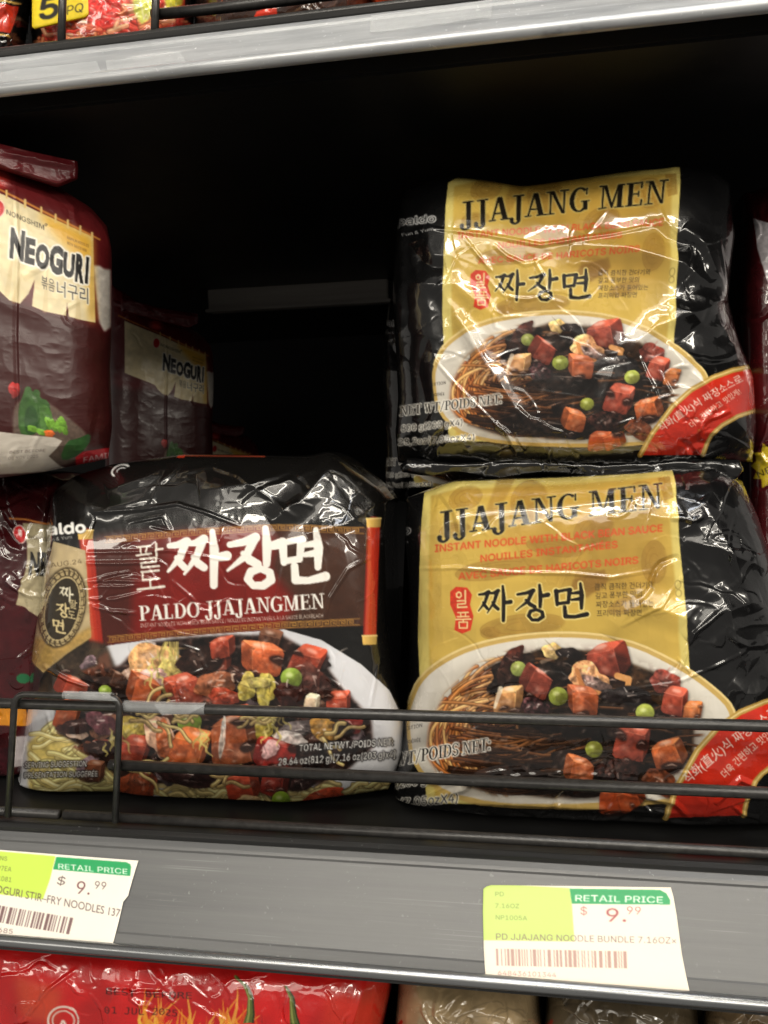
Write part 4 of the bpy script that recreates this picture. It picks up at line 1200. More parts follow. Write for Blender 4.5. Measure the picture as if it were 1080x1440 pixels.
    for i in range(40):
        cx, cy = g.uniform(100, 500), g.uniform(925, 1095)
        c.blob(cx, cy, g.uniform(10, 28), g.uniform(7, 16), g.uniform(-40, 40), np.array([(48, 28, 24), (74, 40, 30), (96, 52, 36), (60, 44, 44)][g.integers(4)]), 100 + i, rag=.2, amt=.5, noise=.5, cell=5, hl=.45)
    c.clip([(60, 990), (110, 945), (170, 925), (200, 895), (260, 886), (330, 884), (410, 888), (460, 920), (490, 955), (530, 1010), (528, 1055), (480, 1100), (420, 1118), (330, 1110), (250, 1108), (180, 1110), (120, 1060), (70, 1030)], keep, 2)
    OR = (196, 86, 42); RD = (174, 62, 38); BN = (96, 54, 36); CAB = (190, 170, 84)
    for i in range(46):
        cx, cy = g.uniform(95, 510), g.uniform(915, 1095); k = i % 5
        if k == 0: c.blob(cx, cy, g.uniform(9, 16), g.uniform(6, 10), g.uniform(-60, 60), (206, 170, 146), 700 + i, rag=.15, amt=.4, noise=.2, hl=.8)
        elif k == 1: c.cube(cx, cy, g.uniform(12, 19), g.uniform(0, 44), RD, 700 + i)
        elif k == 2: c.blob(cx, cy, g.uniform(12, 22), g.uniform(9, 14), g.uniform(-60, 60), (70, 38, 30), 700 + i, rag=.15, amt=.6, noise=.35, hl=.8)
        elif k == 3: c.cube(cx, cy, g.uniform(13, 20), g.uniform(0, 44), BN, 700 + i)
        else: c.blob(cx, cy, g.uniform(14, 24), g.uniform(5, 9), g.uniform(-40, 40), (112, 92, 98), 700 + i, rag=.2, amt=.6, noise=.4, hl=.9)
    f = lambda x, y: (140 + x * .4074, 880 + y * .4074)
    C3 = lambda x, y: (x / 3, 920 + y / 3)
    items = [('b', f(190, 125), 40, 26, -10, (206, 150, 92), .9), ('s', f(250, 90), CAB), ('b', f(240, 170), 16, 26, 10, CAB, .3), ('b', f(190, 175), 20, 12, 0, (196, 150, 140), .9),
             ('b', f(350, 125), 32, 20, -10, (60, 34, 26), .5), ('c', f(430, 75), 20, 30, RD), ('c', f(590, 55), 22, 10, BN), ('c', f(560, 115), 32, 8, OR),
             ('c', f(715, 125), 28, 20, RD), ('b', f(740, 190), 26, 20, 30, (92, 44, 34), .5), ('p', f(663, 180), 15), ('c', f(150, 225), 30, 15, OR), ('c', f(290, 220), 30, 25, RD),
             ('b', f(400, 205), 28, 20, -20, (150, 82, 50), .5), ('b', f(430, 245), 24, 12, 10, RD, .5), ('b', f(510, 210), 13, 20, 20, (178, 160, 66), .2), ('b', f(575, 220), 13, 25, 0, (172, 154, 60), .2), ('b', f(545, 195), 20, 8, 0, (190, 174, 84), .3),
             ('b', f(655, 240), 22, 17, 0, (74, 36, 30), .6), ('c', f(735, 262), 14, 10, (206, 184, 150)), ('c', f(830, 270), 22, 40, RD), ('c', f(865, 330), 20, 15, (166, 36, 28)),
             ('b', f(115, 350), 22, 17, 20, (184, 160, 60), .4), ('b', f(15, 345), 26, 16, -15, (150, 96, 70), .7), ('c', f(120, 430), 26, 20, (184, 64, 40)), ('b', f(210, 380), 20, 32, -12, (214, 162, 130), .9), ('b', f(225, 395), 12, 28, -12, (196, 96, 50), .3),
             ('p', f(312, 333), 17), ('c', f(310, 425), 34, 10, (196, 88, 36)), ('c', f(470, 390), 40, 70, (176, 84, 44)), ('b', f(425, 385), 4, 30, 5, (226, 206, 190), .0), ('b', f(568, 350), 14, 18, 10, (180, 160, 44), .2),
             ('c', f(605, 440), 32, 10, (178, 40, 32)), ('b', f(590, 425), 14, 11, -40, (214, 160, 158), .6), ('b', f(690, 350), 30, 10, -15, (120, 106, 104), .9), ('b', f(660, 385), 26, 8, 15, (196, 184, 178), .8), ('b', f(780, 355), 22, 17, 20, (182, 130, 50), .7), ('b', f(840, 355), 14, 12, 0, (60, 40, 34), .3),
             ('b', f(135, 550), 26, 24, 20, (146, 62, 32), .3), ('b', f(310, 520), 50, 14, 8, (58, 30, 28), .6), ('c', f(500, 545), 28, 25, RD), ('c', f(610, 540), 22, 60, (158, 48, 36)), ('b', f(770, 590), 36, 10, -18, (186, 74, 46), .5), ('b', f(700, 540), 20, 10, -20, (60, 36, 34), .5),
             ('c', C3(300, 135), 24, 15, RD), ('p', C3(445, 155), 9), ('c', C3(290, 255), 22, 10, OR), ('b', C3(340, 300), 34, 10, -8, (70, 36, 32), .6), ('b', C3(430, 290), 22, 16, 30, (120, 66, 74), .8), ('b', C3(430, 395), 24, 12, 0, (56, 30, 24), .3), ('p', f(628, 600), 13), ('b', f(520, 605), 20, 8, 10, (200, 166, 120), .5)]
    for i, it in enumerate(items):
        if it[0] == 'b': c.blob(it[1][0], it[1][1], it[2], it[3], it[4], it[5], 200 + i, rag=.13, amt=.35, noise=.3, cell=4, hl=it[6])
        elif it[0] == 'c': c.cube(it[1][0], it[1][1], it[2], it[3], it[4], 300 + i)
        elif it[0] == 'p': c.pea(it[1][0], it[1][1], it[2], 400 + i, (122, 148, 44))
        else:
            x, y = it[1]
            for k in range(9): c.stroke([(x - 10 + k * 2.4, y - 14), (x - 14 + k * 3 + g.normal(0, 2), y + 4), (x - 16 + k * 3.2, y + 22)], [2, 3, 1.5], np.array(it[2]) * g.uniform(.7, 1.15), .85)
    for k in range(26):
        x0, y0 = ((196, 1000), (250, 1012), (336, 1010), (470, 1040), (300, 1095), (180, 1075))[k % 6]
        c.strand(wob((x0 + g.normal(0, 12), y0 + g.normal(0, 10)), g.uniform(25, 50), g.normal(0, .5), 4, g), g.uniform(4, 6), np.array((206, 174, 104)) * g.uniform(.7, 1.05), .85)
    for (x, y) in ((222, 938), (236, 920), (285, 1030), (372, 990), (384, 1012), (160, 1030)):
        for k in range(7):
            p = wob((x + g.normal(0, 7), y + g.normal(0, 9)), g.uniform(14, 26), g.uniform(.9, 2.2), 3, g); c.stroke(p, [1.2, 3.4, 1.2], np.array((204, 188, 96)) * g.uniform(.7, 1.12), .8)
    for i in range(60):
        p = np.array([g.uniform(110, 520), g.uniform(905, 1105)]); d = g.normal(0, 1, 2) * (9, 4)
        c.stroke([p, p + d / 2 + (0, -1.5), p + d], [.8, 1.9, .6], (226, 214, 204), g.uniform(.2, .7))
    c.glaze([(80, 985), (120, 950), (170, 935), (200, 900), (260, 892), (330, 889), (400, 890), (450, 925), (480, 965), (522, 1010), (525, 1050), (480, 1095), (420, 1112), (330, 1104), (250, 1102), (180, 1105), (130, 1060), (84, 1030)], 71, .2, .45, 13)
    # weights and notes
    OL = dict(outline=(22, 20, 20), ow=2.2, up=(.06, -1))
    c.type('TOTAL NETWT./POIDS NET:', (421, 1056), (553, 1047), 12.5, (240, 238, 234), bold=.04, **OL)
    c.type('28.64 oz(812 g)[7.16 oz(203 g)x4]', (392, 1076), (556, 1064), 13, (240, 238, 234), bold=.04, **OL)
    c.type('SERVING SUGGESTION', (36, 1079), (122, 1077), 10.5, (240, 238, 234), bold=.04, **OL)
    c.type('PRÉSENTATION SUGGÉRÉE', (36, 1093), (138, 1091), 10, (240, 238, 234), bold=.04, **OL)


cb = Canvas(10, 620, 600, 1160, (15, 14, 13)); paint_black(cb)
g = np.random.default_rng(23)
cr = [([(120, 777), (180, 776), (240, 774), (330, 790)], .5, 1.8, 'r'), ([(120, 792), (170, 792), (230, 790)], .7, 2, 'r'), ([(115, 818), (160, 816), (205, 818), (225, 816)], .6, 1.8, 'r'), ([(118, 824), (170, 825), (215, 820)], .5, 1.6, 'r'),
      ([(120, 842), (165, 842), (205, 832)], .5, 1.8, 'r'), ([(130, 852), (160, 860), (195, 862)], .7, 2.2, 'r'), ([(240, 815), (270, 840), (285, 860), (270, 880)], .5, 2, 'r'),
      ([(380, 850), (378, 890), (372, 920), (365, 880)], .6, 1.8, 'r'), ([(400, 790), (392, 830), (385, 870), (382, 900)], .6, 1.8, 'r'), ([(525, 782), (490, 800), (465, 840), (450, 890)], .8, 2, 'r'), ([(530, 785), (545, 800), (549, 840)], .7, 2.2, 'r'),
      ([(130, 720), (200, 716), (250, 708), (290, 720), (340, 740)], .8, 2.2, 'r'), ([(180, 735), (230, 725), (240, 745), (210, 738)], .6, 2, 'r'), ([(250, 665), (300, 655), (340, 668), (420, 730)], 1.4, 8, 'f'),
      ([(280, 690), (340, 682), (420, 672), (468, 640)], 4.5, 34, 'f'), ([(380, 735), (430, 700), (478, 645)], 4.0, 30, 'f'), ([(478, 645), (510, 690), (545, 720)], 3.5, 26, 'f'), ([(150, 690), (210, 670), (235, 655)], 3, 22, 'f'), ([(90, 700), (150, 715), (220, 700)], 2.5, 22, 'f'),
      ([(430, 750), (490, 735), (545, 700)], 2.0, 16, 'f'), ([(455, 950), (480, 965), (500, 990)], .5, 2, 'r'), ([(470, 1000), (478, 960), (484, 930)], .5, 1.8, 'r'), ([(520, 1000), (530, 950), (538, 920)], .6, 2, 'r'), ([(60, 935), (95, 955), (130, 968)], .8, 2.2, 'r'),
      ([(250, 905), (280, 915), (290, 940), (265, 950)], .6, 2, 'r'), ([(220, 990), (260, 985), (250, 960), (275, 975)], .5, 1.8, 'r'), ([(65, 1000), (75, 1030), (100, 1035)], .5, 2, 'r'), ([(405, 1095), (412, 1110), (420, 1085)], .5, 2, 'r')]
cr += random_creases(g, (60, 660, 540, 750), 9, A=(.3, .8), w=(1.4, 3), length=(40, 150), ang=-8, spread=2)
cr += random_creases(g, (110, 750, 300, 890), 16, A=(.2, .6), w=(1.1, 2.2), length=(30, 110), ang=4, spread=.8)
cr += random_creases(g, (150, 880, 330, 960), 26, A=(.15, .55), w=(1.1, 2.0), length=(15, 60))
cr += random_creases(g, (300, 750, 550, 1000), 15, A=(.12, .5), w=(1.1, 2.0), length=(30, 110), ang=95, spread=1.2)
cr += random_creases(g, (40, 950, 560, 1120), 34, A=(.1, .4), w=(1.2, 2.4), length=(15, 70))
cr = [q_ for q_ in cr if not (q_[3] == 'r' and np.array(q_[0])[:, 1].max() > 1035 and len(q_[0]) == 8)]
BLACK = empty('noodle_multipack', (-0.09, 0.06, 0.003), 'black noodle pack with red scroll and white lettering, behind the wire loop', 'noodle pack')
film_bag('film_bag', cb, yplane(0.068), [(66, 742), (74, 690), (107, 668), (161, 652), (258, 639), (370, 640), (430, 641), (464, 634), (480, 642), (537, 690), (546, 704)],
         [(546, 704), (544, 740), (546, 817), (549, 891), (560, 970), (569, 1020), (567, 1060), (556, 1090), (546, 1110)],
         [(30, 1128), (60, 1128), (110, 1120), (167, 1118), (200, 1127), (267, 1130), (333, 1132), (384, 1136), (409, 1135), (450, 1126), (510, 1116), (546, 1110)],
         [(66, 742), (67, 764), (60, 810), (55, 850), (46, 905), (42, 950), (38, 1000), (30, 1060), (26, 1110), (30, 1128)],
         0.046, M_FILM, cr, zmin=0.0005, crumple=.07, edge_crumple=.8, pw=(6, 3.0, 7, 6), seed=80, parent=BLACK, back=.06, smooth=1)

# ------------------------------------------------------------------ maroon noodle packs
MAR = (92, 24, 26)


def paint_maroon(c):
    g = np.random.default_rng(4)
    v = lambda x, y: (x / 3, 180 + y / 3)
    c.poly([v(-600, -400), v(480, -400), v(480, 1500), v(-600, 1500)], (96, 24, 27), grad=(.5, .5, -.1), noise=.1, cell=60)
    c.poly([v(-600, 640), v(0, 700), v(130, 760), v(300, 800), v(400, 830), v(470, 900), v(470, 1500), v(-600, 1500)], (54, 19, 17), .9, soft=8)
    c.poly(ell(*v(0, 210), 14, 16), (200, 60, 50), .8, soft=4)
    c.poly([v(392, 580), v(420, 582), v(440, 596), v(466, 600), v(468, 840), v(440, 862), v(418, 820), v(405, 700)], (214, 206, 196), noise=.04, soft=1)
    cream = (224, 208, 166)
    ban = [v(-260, 165), v(20, 286), v(150, 350), v(290, 415), v(392, 462), v(396, 600), v(402, 822), v(350, 812), v(290, 796), v(283, 735), v(278, 793), v(190, 775), v(135, 752), v(142, 690), v(146, 640), v(120, 700), v(84, 742), v(40, 728), v(0, 690), v(-20, 660), v(-60, 640), v(-260, 560)]
    c.poly(ban, cream, noise=.05, cell=14)
    c.poly([v(150, 350), v(290, 415), v(392, 462), v(396, 600), v(402, 820), v(380, 816), v(366, 620), v(300, 520), v(220, 440)], (222, 168, 52), .9, soft=5)
    for x0, y0, x1, y1 in ((60, 500, 30, 700), (200, 600, 190, 770), (330, 650, 330, 800), (90, 620, 60, 730)):
        c.stroke([v(x0, y0), v(x1, y1)], [2, 8], (190, 166, 116), .35)
    c.stroke([v(-300, 130), v(0, 262), v(420, 472)], 2.6, (196, 126, 60))
    for x, y in ((28, 278), (106, 318), (174, 350), (234, 380), (286, 404), (338, 430), (388, 456)):
        c.stroke([v(x, y - 12), v(x, y + 18)], 3, (222, 190, 120))
    c.poly(ell(*v(-8, 342), 9, 12), (190, 34, 34)); c.stroke(ell(*v(-8, 342), 9, 12), 1.2, (230, 200, 190))
    BK = (22, 20, 20)
    c.type('NONGSHIM', v(28, 366), v(186, 432), 9.5, BK, bold=.01, up=(0, -1)); c.stroke(ell(*v(194, 410), 1.5, 1.5), .8, BK)
    c.type('RAMYUN NOODLES', v(282, 468), v(374, 506), 5, (96, 60, 26), bold=.01, up=(0, -1)); c.type('WITH SAUCE MIX', v(282, 490), v(366, 525), 5, (96, 60, 26), bold=.01, up=(0, -1))
    hand = [('N', 40, 540, 100, 38), ('E', 104, 562, 145, 32), ('O', 148, 580, 205, 30), ('G', 206, 600, 262, 35), ('U', 264, 616, 312, 30), ('R', 316, 640, 352, 35), ('I', 358, 648, 370, 33)]
    for ch, x0, y0, x1, h in hand:
        c.type(ch, v(x0, y0), v(x1, y0 + (x1 - x0) * .30), h, BK, bold=.055, outline=(240, 234, 220), ow=3.2, up=(0.06, -1), face=None)
    for ch, x0, y0, x1, h in hand:
        c.type(ch, v(x0, y0), v(x1, y0 + (x1 - x0) * .30), h, BK, bold=.055, up=(0.06, -1), face=None)
    c.type('볶음', v(175, 672), v(230, 690), 14, (40, 34, 30), bold=.0, up=(0, -1), outline=(238, 226, 196), ow=1)
    c.type('너구리', v(240, 702), v(372, 738), 17, BK, bold=.05, up=(0, -1), outline=(240, 232, 210), ow=2)
    # bowl of greens at the foot
    c.poly(chaikin([v(50, 1190), v(90, 1140), v(200, 1150), v(300, 1230), v(380, 1300), v(360, 1380), v(250, 1440), v(60, 1380)], 2), (96, 80, 70), noise=.1, soft=1)
    for i, (pts, col) in enumerate([([(80, 1290), (76, 1180), (100, 1120), (108, 1090), (130, 1092), (136, 1116), (150, 1100), (170, 1110), (168, 1140), (205, 1150), (215, 1200), (200, 1260), (120, 1300)], (58, 92, 44)),
                                    ([(110, 1300), (100, 1210), (130, 1160), (160, 1200), (160, 1290)], (44, 74, 38)), ([(170, 1280), (165, 1190), (190, 1160), (225, 1210), (215, 1280)], (70, 108, 48))]):
        c.poly(chaikin([v(x, y) for x, y in pts], 1), col, noise=.1, cell=7, seed=i)
    for i, (x, y, an) in enumerate([(140, 1270, 10), (205, 1245, 70), (228, 1255, 72), (250, 1262, 74), (272, 1270, 70), (180, 1285, 20), (262, 1240, 60)]):
        c.blob(*v(x, y), 9, 4.5, an, (104, 150, 52), 530 + i, amt=.25, noise=.08)
    c.blob(*v(208, 1290), 8, 5, 10, (206, 100, 46), 541, noise=.08); c.blob(*v(60, 1105), 8, 11, 10, (150, 36, 34), 542, noise=.1)
    c.poly(chaikin([v(250, 1400), v(280, 1320), v(330, 1310), v(384, 1285), v(376, 1340), v(300, 1400)], 1), (44, 82, 38), noise=.12, cell=8)
    c.poly([v(-600, 1270), v(0, 1282), v(120, 1296), v(230, 1306), v(262, 1320), v(240, 1350), v(205, 1385), v(250, 1425), v(320, 1440), v(-600, 1500)], (196, 188, 176), noise=.04, cell=30)
    c.type('BEST BEFORE', v(40, 1374), v(192, 1366), 5.5, (96, 84, 78), slant=.2); c.type('01 NOV 2025', v(36, 1400), v(160, 1390), 5.5, (110, 98, 92), slant=.2)
    c.poly([v(318, 1390), v(350, 1366), v(480, 1345), v(480, 1400), v(400, 1412), v(320, 1425)], (190, 30, 40))
    c.type('FAMILY', v(352, 1412), v(500, 1382), 10, (236, 226, 222), bold=.04, up=(0, -1))


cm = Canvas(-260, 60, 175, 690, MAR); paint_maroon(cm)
YAW = math.radians(33)
NPL = Plane(at(155, 470, 0.062), (math.sin(YAW), -math.cos(YAW), 0))
g = np.random.default_rng(24)
cr = [([(20, 235), (25, 330), (22, 470), (26, 600)], .5, 2, 'r'), ([(60, 240), (100, 262), (140, 300)], 1.5, 10, 'f')] + random_creases(g, (-200, 120, 155, 320), 18, A=(.2, .7), w=(2, 4)) + random_creases(g, (-200, 320, 155, 660), 16, A=(.1, .3), w=(2, 4))
MAROON = empty('noodle_multipack', tuple(at(60, 650, 0.07)), 'maroon noodle pack with cream banner and steam, standing turned at the far left', 'noodle pack', 'maroon noodle packs')
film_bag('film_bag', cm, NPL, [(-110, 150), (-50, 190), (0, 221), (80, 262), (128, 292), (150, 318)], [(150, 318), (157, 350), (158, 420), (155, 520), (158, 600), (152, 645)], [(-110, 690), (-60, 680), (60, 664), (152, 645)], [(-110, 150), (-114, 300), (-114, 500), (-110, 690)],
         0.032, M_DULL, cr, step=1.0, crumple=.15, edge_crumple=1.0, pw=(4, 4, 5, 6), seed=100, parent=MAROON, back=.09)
ct = Canvas(-260, 60, 175, 690, (92, 22, 27))
film_bag('top_seal', ct, Plane(NPL.p0 + NPL.n * .028, NPL.n), [(-100, 170), (0, 202), (40, 212), (109, 227)], [(109, 227), (110, 238), (109, 251)], [(-100, 205), (0, 236), (50, 252), (82, 262), (109, 251)], [(-100, 170), (-102, 188), (-100, 205)],
         0.003, M_DULL, random_creases(np.random.default_rng(8), (-60, 200, 108, 255), 14, A=(.2, .7), w=(1.5, 3), length=(20, 60)) + [([(0, 215), (50, 224), (105, 236)], 2, 9, 'f'), ([(50, 228), (80, 232), (98, 236)], .5, 2, 'r')], crumple=.4, seed=101, parent=MAROON, back=.004)


def copy_pack(root, loc, rz, label, skip=()):
    r = root.copy(); COL.objects.link(r); r.location = loc; r.rotation_euler = (0, 0, rz); r['label'] = label
    for ch in list(root.children):
        if ch.name.split('.')[0] in skip: continue
        k = ch.copy(); COL.objects.link(k); k.parent = r; k.matrix_parent_inverse = Matrix.Identity(4)
    return r


p1 = NPL.hit(np.array(17.), np.array(345.)); d1 = (p1 - CAM) @ AX[:, 2]
r2 = rays(np.array(223.), np.array(505.)); dep2 = float(p1[1] - CAM[1]) / 0.56
p2 = CAM + r2 * dep2 / r2[1]
copy_pack(MAROON, Vector(MAROON.location) + Vector(p2 - p1), 0, 'maroon noodle pack in the dark further back, second behind the far left one')
r3 = rays(np.array(330.), np.array(640.)); p3 = CAM + r3 * 1.13 / r3[1]
copy_pack(MAROON, Vector(p3) + Vector((-0.01, 0, -0.125)), math.radians(-14), 'maroon noodle pack deepest in the shadow, only a corner showing above the black pack')

# the maroon pack under it, behind the left end of the black pack
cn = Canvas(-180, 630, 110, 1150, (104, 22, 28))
v = lambda x, y: (x / 4.5, 640 + y / 4.5)
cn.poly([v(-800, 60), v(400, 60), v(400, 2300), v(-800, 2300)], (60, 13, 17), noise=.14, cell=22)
cn.poly([v(150, 430), v(240, 430), v(420, 460), v(420, 1100), v(225, 1005), v(160, 960), v(105, 945), v(130, 860), v(170, 720), v(180, 560)], (170, 158, 126), noise=.05, grad=(-.5, .4, .1))
cn.stroke([v(70, 400), v(160, 405), v(330, 440)], 2.5, (190, 120, 60))
cn.poly(ell(*v(135, 500), 8.5, 12.5, -12), (206, 36, 40)); cn.stroke(ell(*v(135, 500), 8.5, 12.5, -12), 1.4, (236, 214, 208)); cn.poly(ell(*v(138, 490), 2.5, 6, -12), (232, 190, 186))
cn.type('NONGSHIM', v(190, 525), v(420, 560), 6.5, (60, 50, 40), bold=.0, up=(0, -1))
cn.type('NEOGURI', v(190, 750), v(560, 770), 30, (24, 22, 20), bold=.05, up=(.05, -1), face=None)
cn.poly(ell(*v(155, 1410), 10, 7), (30, 98, 58)); cn.poly([(-100, 990), (38, 992), (38, 1020), (-100, 1018)], (206, 132, 30)); cn.poly([(14, 1035), (40, 1034), (38, 1075), (20, 1078)], (200, 190, 190)); cn.poly([(-120, 1060), (20, 1050), (20, 1145), (-120, 1145)], (60, 22, 28), noise=.3)
g = np.random.default_rng(25)
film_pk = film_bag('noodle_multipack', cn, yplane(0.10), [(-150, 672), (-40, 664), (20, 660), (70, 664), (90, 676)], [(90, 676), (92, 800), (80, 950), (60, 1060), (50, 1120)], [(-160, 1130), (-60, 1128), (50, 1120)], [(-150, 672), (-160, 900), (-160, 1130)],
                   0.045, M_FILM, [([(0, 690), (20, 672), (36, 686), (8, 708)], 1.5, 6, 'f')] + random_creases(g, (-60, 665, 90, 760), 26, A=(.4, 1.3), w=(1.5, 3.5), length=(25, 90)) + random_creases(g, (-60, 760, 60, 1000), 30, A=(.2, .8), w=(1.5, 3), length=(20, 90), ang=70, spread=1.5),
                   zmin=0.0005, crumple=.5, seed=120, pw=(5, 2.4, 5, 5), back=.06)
tag(film_pk, 'maroon noodle pack standing low at the left edge, tucked beside the black pack', 'noodle pack', 'maroon noodle packs')

# right edge: maroon pack with a white patch and yellow stars
cx_ = Canvas(1030, 240, 1200, 720, (62, 16, 18))
cx_.poly([(1040, 265), (1200, 255), (1200, 720), (1040, 720)], (70, 18, 22), noise=.15, cell=20)
cx_.poly([(1058, 308), (1085, 316), (1140, 330), (1140, 430), (1092, 420), (1078, 395), (1064, 350)], (206, 200, 204), noise=.08)
cx_.poly([(1030, 352), (1043, 343), (1044, 356), (1031, 366)], (214, 184, 40)); cx_.type('noodle', (1032, 382), (1048, 374), 7, (190, 180, 180))
st = [(1088 + (26 if k % 2 else 34) * math.cos(k * math.pi / 12), 655 + (26 if k % 2 else 36) * math.sin(k * math.pi / 12)) for k in range(24)]
cx_.poly(st, (206, 180, 44)); cx_.type('NEW', (1066, 672), (1100, 656), 12, (30, 24, 14), bold=.03)
o = film_bag('noodle_multipack', cx_, yplane(0.15), [(1046, 272), (1080, 262), (1180, 258)], [(1180, 258), (1185, 480), (1180, 1200)], [(1040, 1190), (1100, 1195), (1180, 1200)], [(1046, 272), (1040, 400), (1044, 700), (1040, 1190)],
             0.05, M_FILM, random_creases(np.random.default_rng(6), (1045, 270, 1120, 700), 26, A=(.3, 1), w=(1.5, 3.5)), zmin=0.0005, crumple=.4, seed=130, pw=(4, 4, 4, 4), back=.05)
tag(o, 'dark maroon pack with a white patch, cut by the right edge beside the gold packs', 'noodle pack')

# ------------------------------------------------------------------ packs under the price channel
cd_ = Canvas(-100, 1270, 640, 1600, (178, 24, 24))
cd_.poly([(-100, 1270), (640, 1270), (640, 1600), (-100, 1600)], (186, 26, 26), noise=.10, cell=40)
cd_.poly([(460, 1385), (560, 1380), (560, 1600), (430, 1600)], (196, 44, 26), .8, soft=8); cd_.poly([(20, 1370), (90, 1390), (80, 1440), (30, 1430)], (196, 96, 50), .5, soft=6)
gg = np.random.default_rng(2)
for k in range(60):
    x = gg.uniform(190, 360); y = 1450 + gg.uniform(-4, 30); h = gg.uniform(18, 62)
    cd_.stroke([(x, y), (x + gg.normal(0, 5), y - h / 2), (x + gg.normal(4, 8), y - h)], [7, 4, .8], [(226, 150, 40), (210, 90, 30), (232, 186, 70)][gg.integers(3)], .75)
for pts in ([(332, 1371), (345, 1384), (352, 1402), (352, 1424), (346, 1450)], [(402, 1386), (410, 1402), (412, 1424), (416, 1450)]):
    cd_.stroke(np.array(pts) + (1.5, 1), [4, 6, 8, 11, 16], (38, 46, 18)); cd_.stroke(pts, [3, 4, 6, 9, 14], (84, 96, 40)); cd_.stroke(np.array(pts) - (1, 0), [1, 1.5, 2, 2.5, 3], (150, 156, 84), .8)
cd_.blob(340, 1475, 36, 34, 60, (170, 20, 18), 4, hl=.6); cd_.blob(420, 1480, 30, 34, 80, (170, 20, 18), 5, hl=.6)
cd_.stroke(ell(90, 1434, 21, 20), 3, (214, 190, 180)); cd_.stroke(ell(90, 1434, 15, 14), 2.4, (206, 170, 160)); cd_.type('A', (82, 1448), (98, 1448), 20, (224, 214, 204), bold=.04)
cd_.type('BEST BEFORE', (150, 1397), (270, 1404), 12, (46, 18, 16), face='mono'); cd_.type('01 JUL 2025', (148, 1423), (250, 1428), 12.5, (46, 18, 16), face='mono')
g = np.random.default_rng(26)
o = film_bag('chilli_noodle_pack', cd_, yplane(0.05), [(-90, 1296), (100, 1300), (300, 1318), (500, 1336), (552, 1350)], [(552, 1350), (548, 1400), (530, 1480), (534, 1680)], [(-90, 1680), (200, 1682), (534, 1680)], [(-90, 1296), (-96, 1450), (-90, 1680)],
             0.046, M_FILM, [([(30, 1440), (70, 1390), (110, 1360)], .8, 2.2, 'r'), ([(150, 1392), (230, 1394), (250, 1412)], .7, 2, 'r'), ([(520, 1370), (505, 1410), (495, 1440)], 2, 14, 'f')] + random_creases(g, (-20, 1340, 550, 1470), 60, A=(.15, .7), w=(1.5, 3.5), length=(20, 110)), zmin=ZB, crumple=.3, seed=140, pw=(5, 3, 5, 6), back=.06)
tag(o, 'red chilli noodle pack with green stems, under the price channel at left', 'noodle pack')


def khaki(x0, x1, base, label, seed, red=False):
    c = Canvas(x0 - 20, 1320, x1 + 20, 1600, base)
    gq = np.random.default_rng(seed)
    c.poly([(x0 - 20, 1320), (x1 + 20, 1320), (x1 + 20, 1600), (x0 - 20, 1600)], base, noise=.12, cell=26)
    for k in range(9):
        x = gq.uniform(x0 + 10, x1 - 10); y = gq.uniform(1405, 1470)
        c.stroke(ell(x, y, gq.uniform(12, 40), gq.uniform(8, 22), gq.uniform(-30, 30), 20, 180, 360), 2, np.array(base) * .7, .5)
    if red:
        c.poly([(x1 - 60, 1400), (x1, 1405), (x1, 1600), (x1 - 70, 1600)], (176, 70, 40), .85, noise=.3, soft=3)
    else:
        c.stroke([(x0 + 4, 1440), (x0 + 9, 1433)], 5, (180, 40, 30))
    o = film_bag('noodle_multipack', c, yplane(0.06), [(x0 + 6, 1352), ((x0 + x1) / 2, 1362), (x1 - 6, 1376)], [(x1 - 6, 1376), (x1 + 4, 1480), (x1, 1680)], [(x0, 1680), ((x0 + x1) / 2, 1682), (x1, 1680)], [(x0 + 6, 1352), (x0 - 3, 1480), (x0, 1680)],
                 0.046, M_FILM, random_creases(gq, (x0, 1360, x1, 1470), 34, A=(.3, 1.3), w=(1.6, 4), length=(25, 120)), zmin=ZB, crumple=.9, seed=seed, pw=(4, 3, 4, 6), back=.06)
    return tag(o, label, 'noodle pack')


khaki(556, 762, (150, 130, 98), 'khaki film pack under the price channel, right next to the red chilli pack', 150)
khaki(766, 985, (84, 74, 58), 'dark olive film pack under the price channel below the right price tag', 160)
khaki(988, 1190, (120, 100, 74), 'tan and red film pack at the bottom right corner under the price channel', 170, True)

# ------------------------------------------------------------------ packs on the upper shelf
def upper_pack(x0, x1, painter, base, label, seed, yb, name='noodle_multipack', lean=0):
    c = Canvas(x0 - 20, -220, x1 + 20, 170, base); painter(c)
    gq = np.random.default_rng(seed)
    o = film_bag('film_bag' if name is None else name, c, yplane(0.07), [(x0 + 4, -200), ((x0 + x1) / 2, -208), (x1 - 4, -204)], [(x1 - 4, -204), (x1 + 6 + lean, -60), (x1 + lean, 40), (x1 - 8 + lean, yb[1])], [(x0 + 14 + lean, yb[0]), ((x0 + x1) / 2, (yb[0] + yb[1]) / 2 + 6), (x1 - 8 + lean, yb[1])], [(x0 + 4, -200), (x0 - 4, -60), (x0 + lean, 40), (x0 + 14 + lean, yb[0])],
                 0.045, M_FILM, random_creases(gq, (x0, -60, x1, 110), 40, A=(.25, 1.0), w=(1.5, 3.2), length=(20, 90)), zmin=ZU + .0005, crumple=.5, seed=seed, pw=(4, 4, 4, 3.4), back=.07)
    return tag(o, label, 'noodle pack')


def p_dark(c):
    c.poly([(-100, -10), (30, 12), (16, 48), (-100, 30)], (196, 52, 30), noise=.1); c.stroke([(-100, -14), (32, 8)], 3, (206, 168, 84)); c.stroke([(-100, 34), (14, 52)], 3, (206, 168, 84))


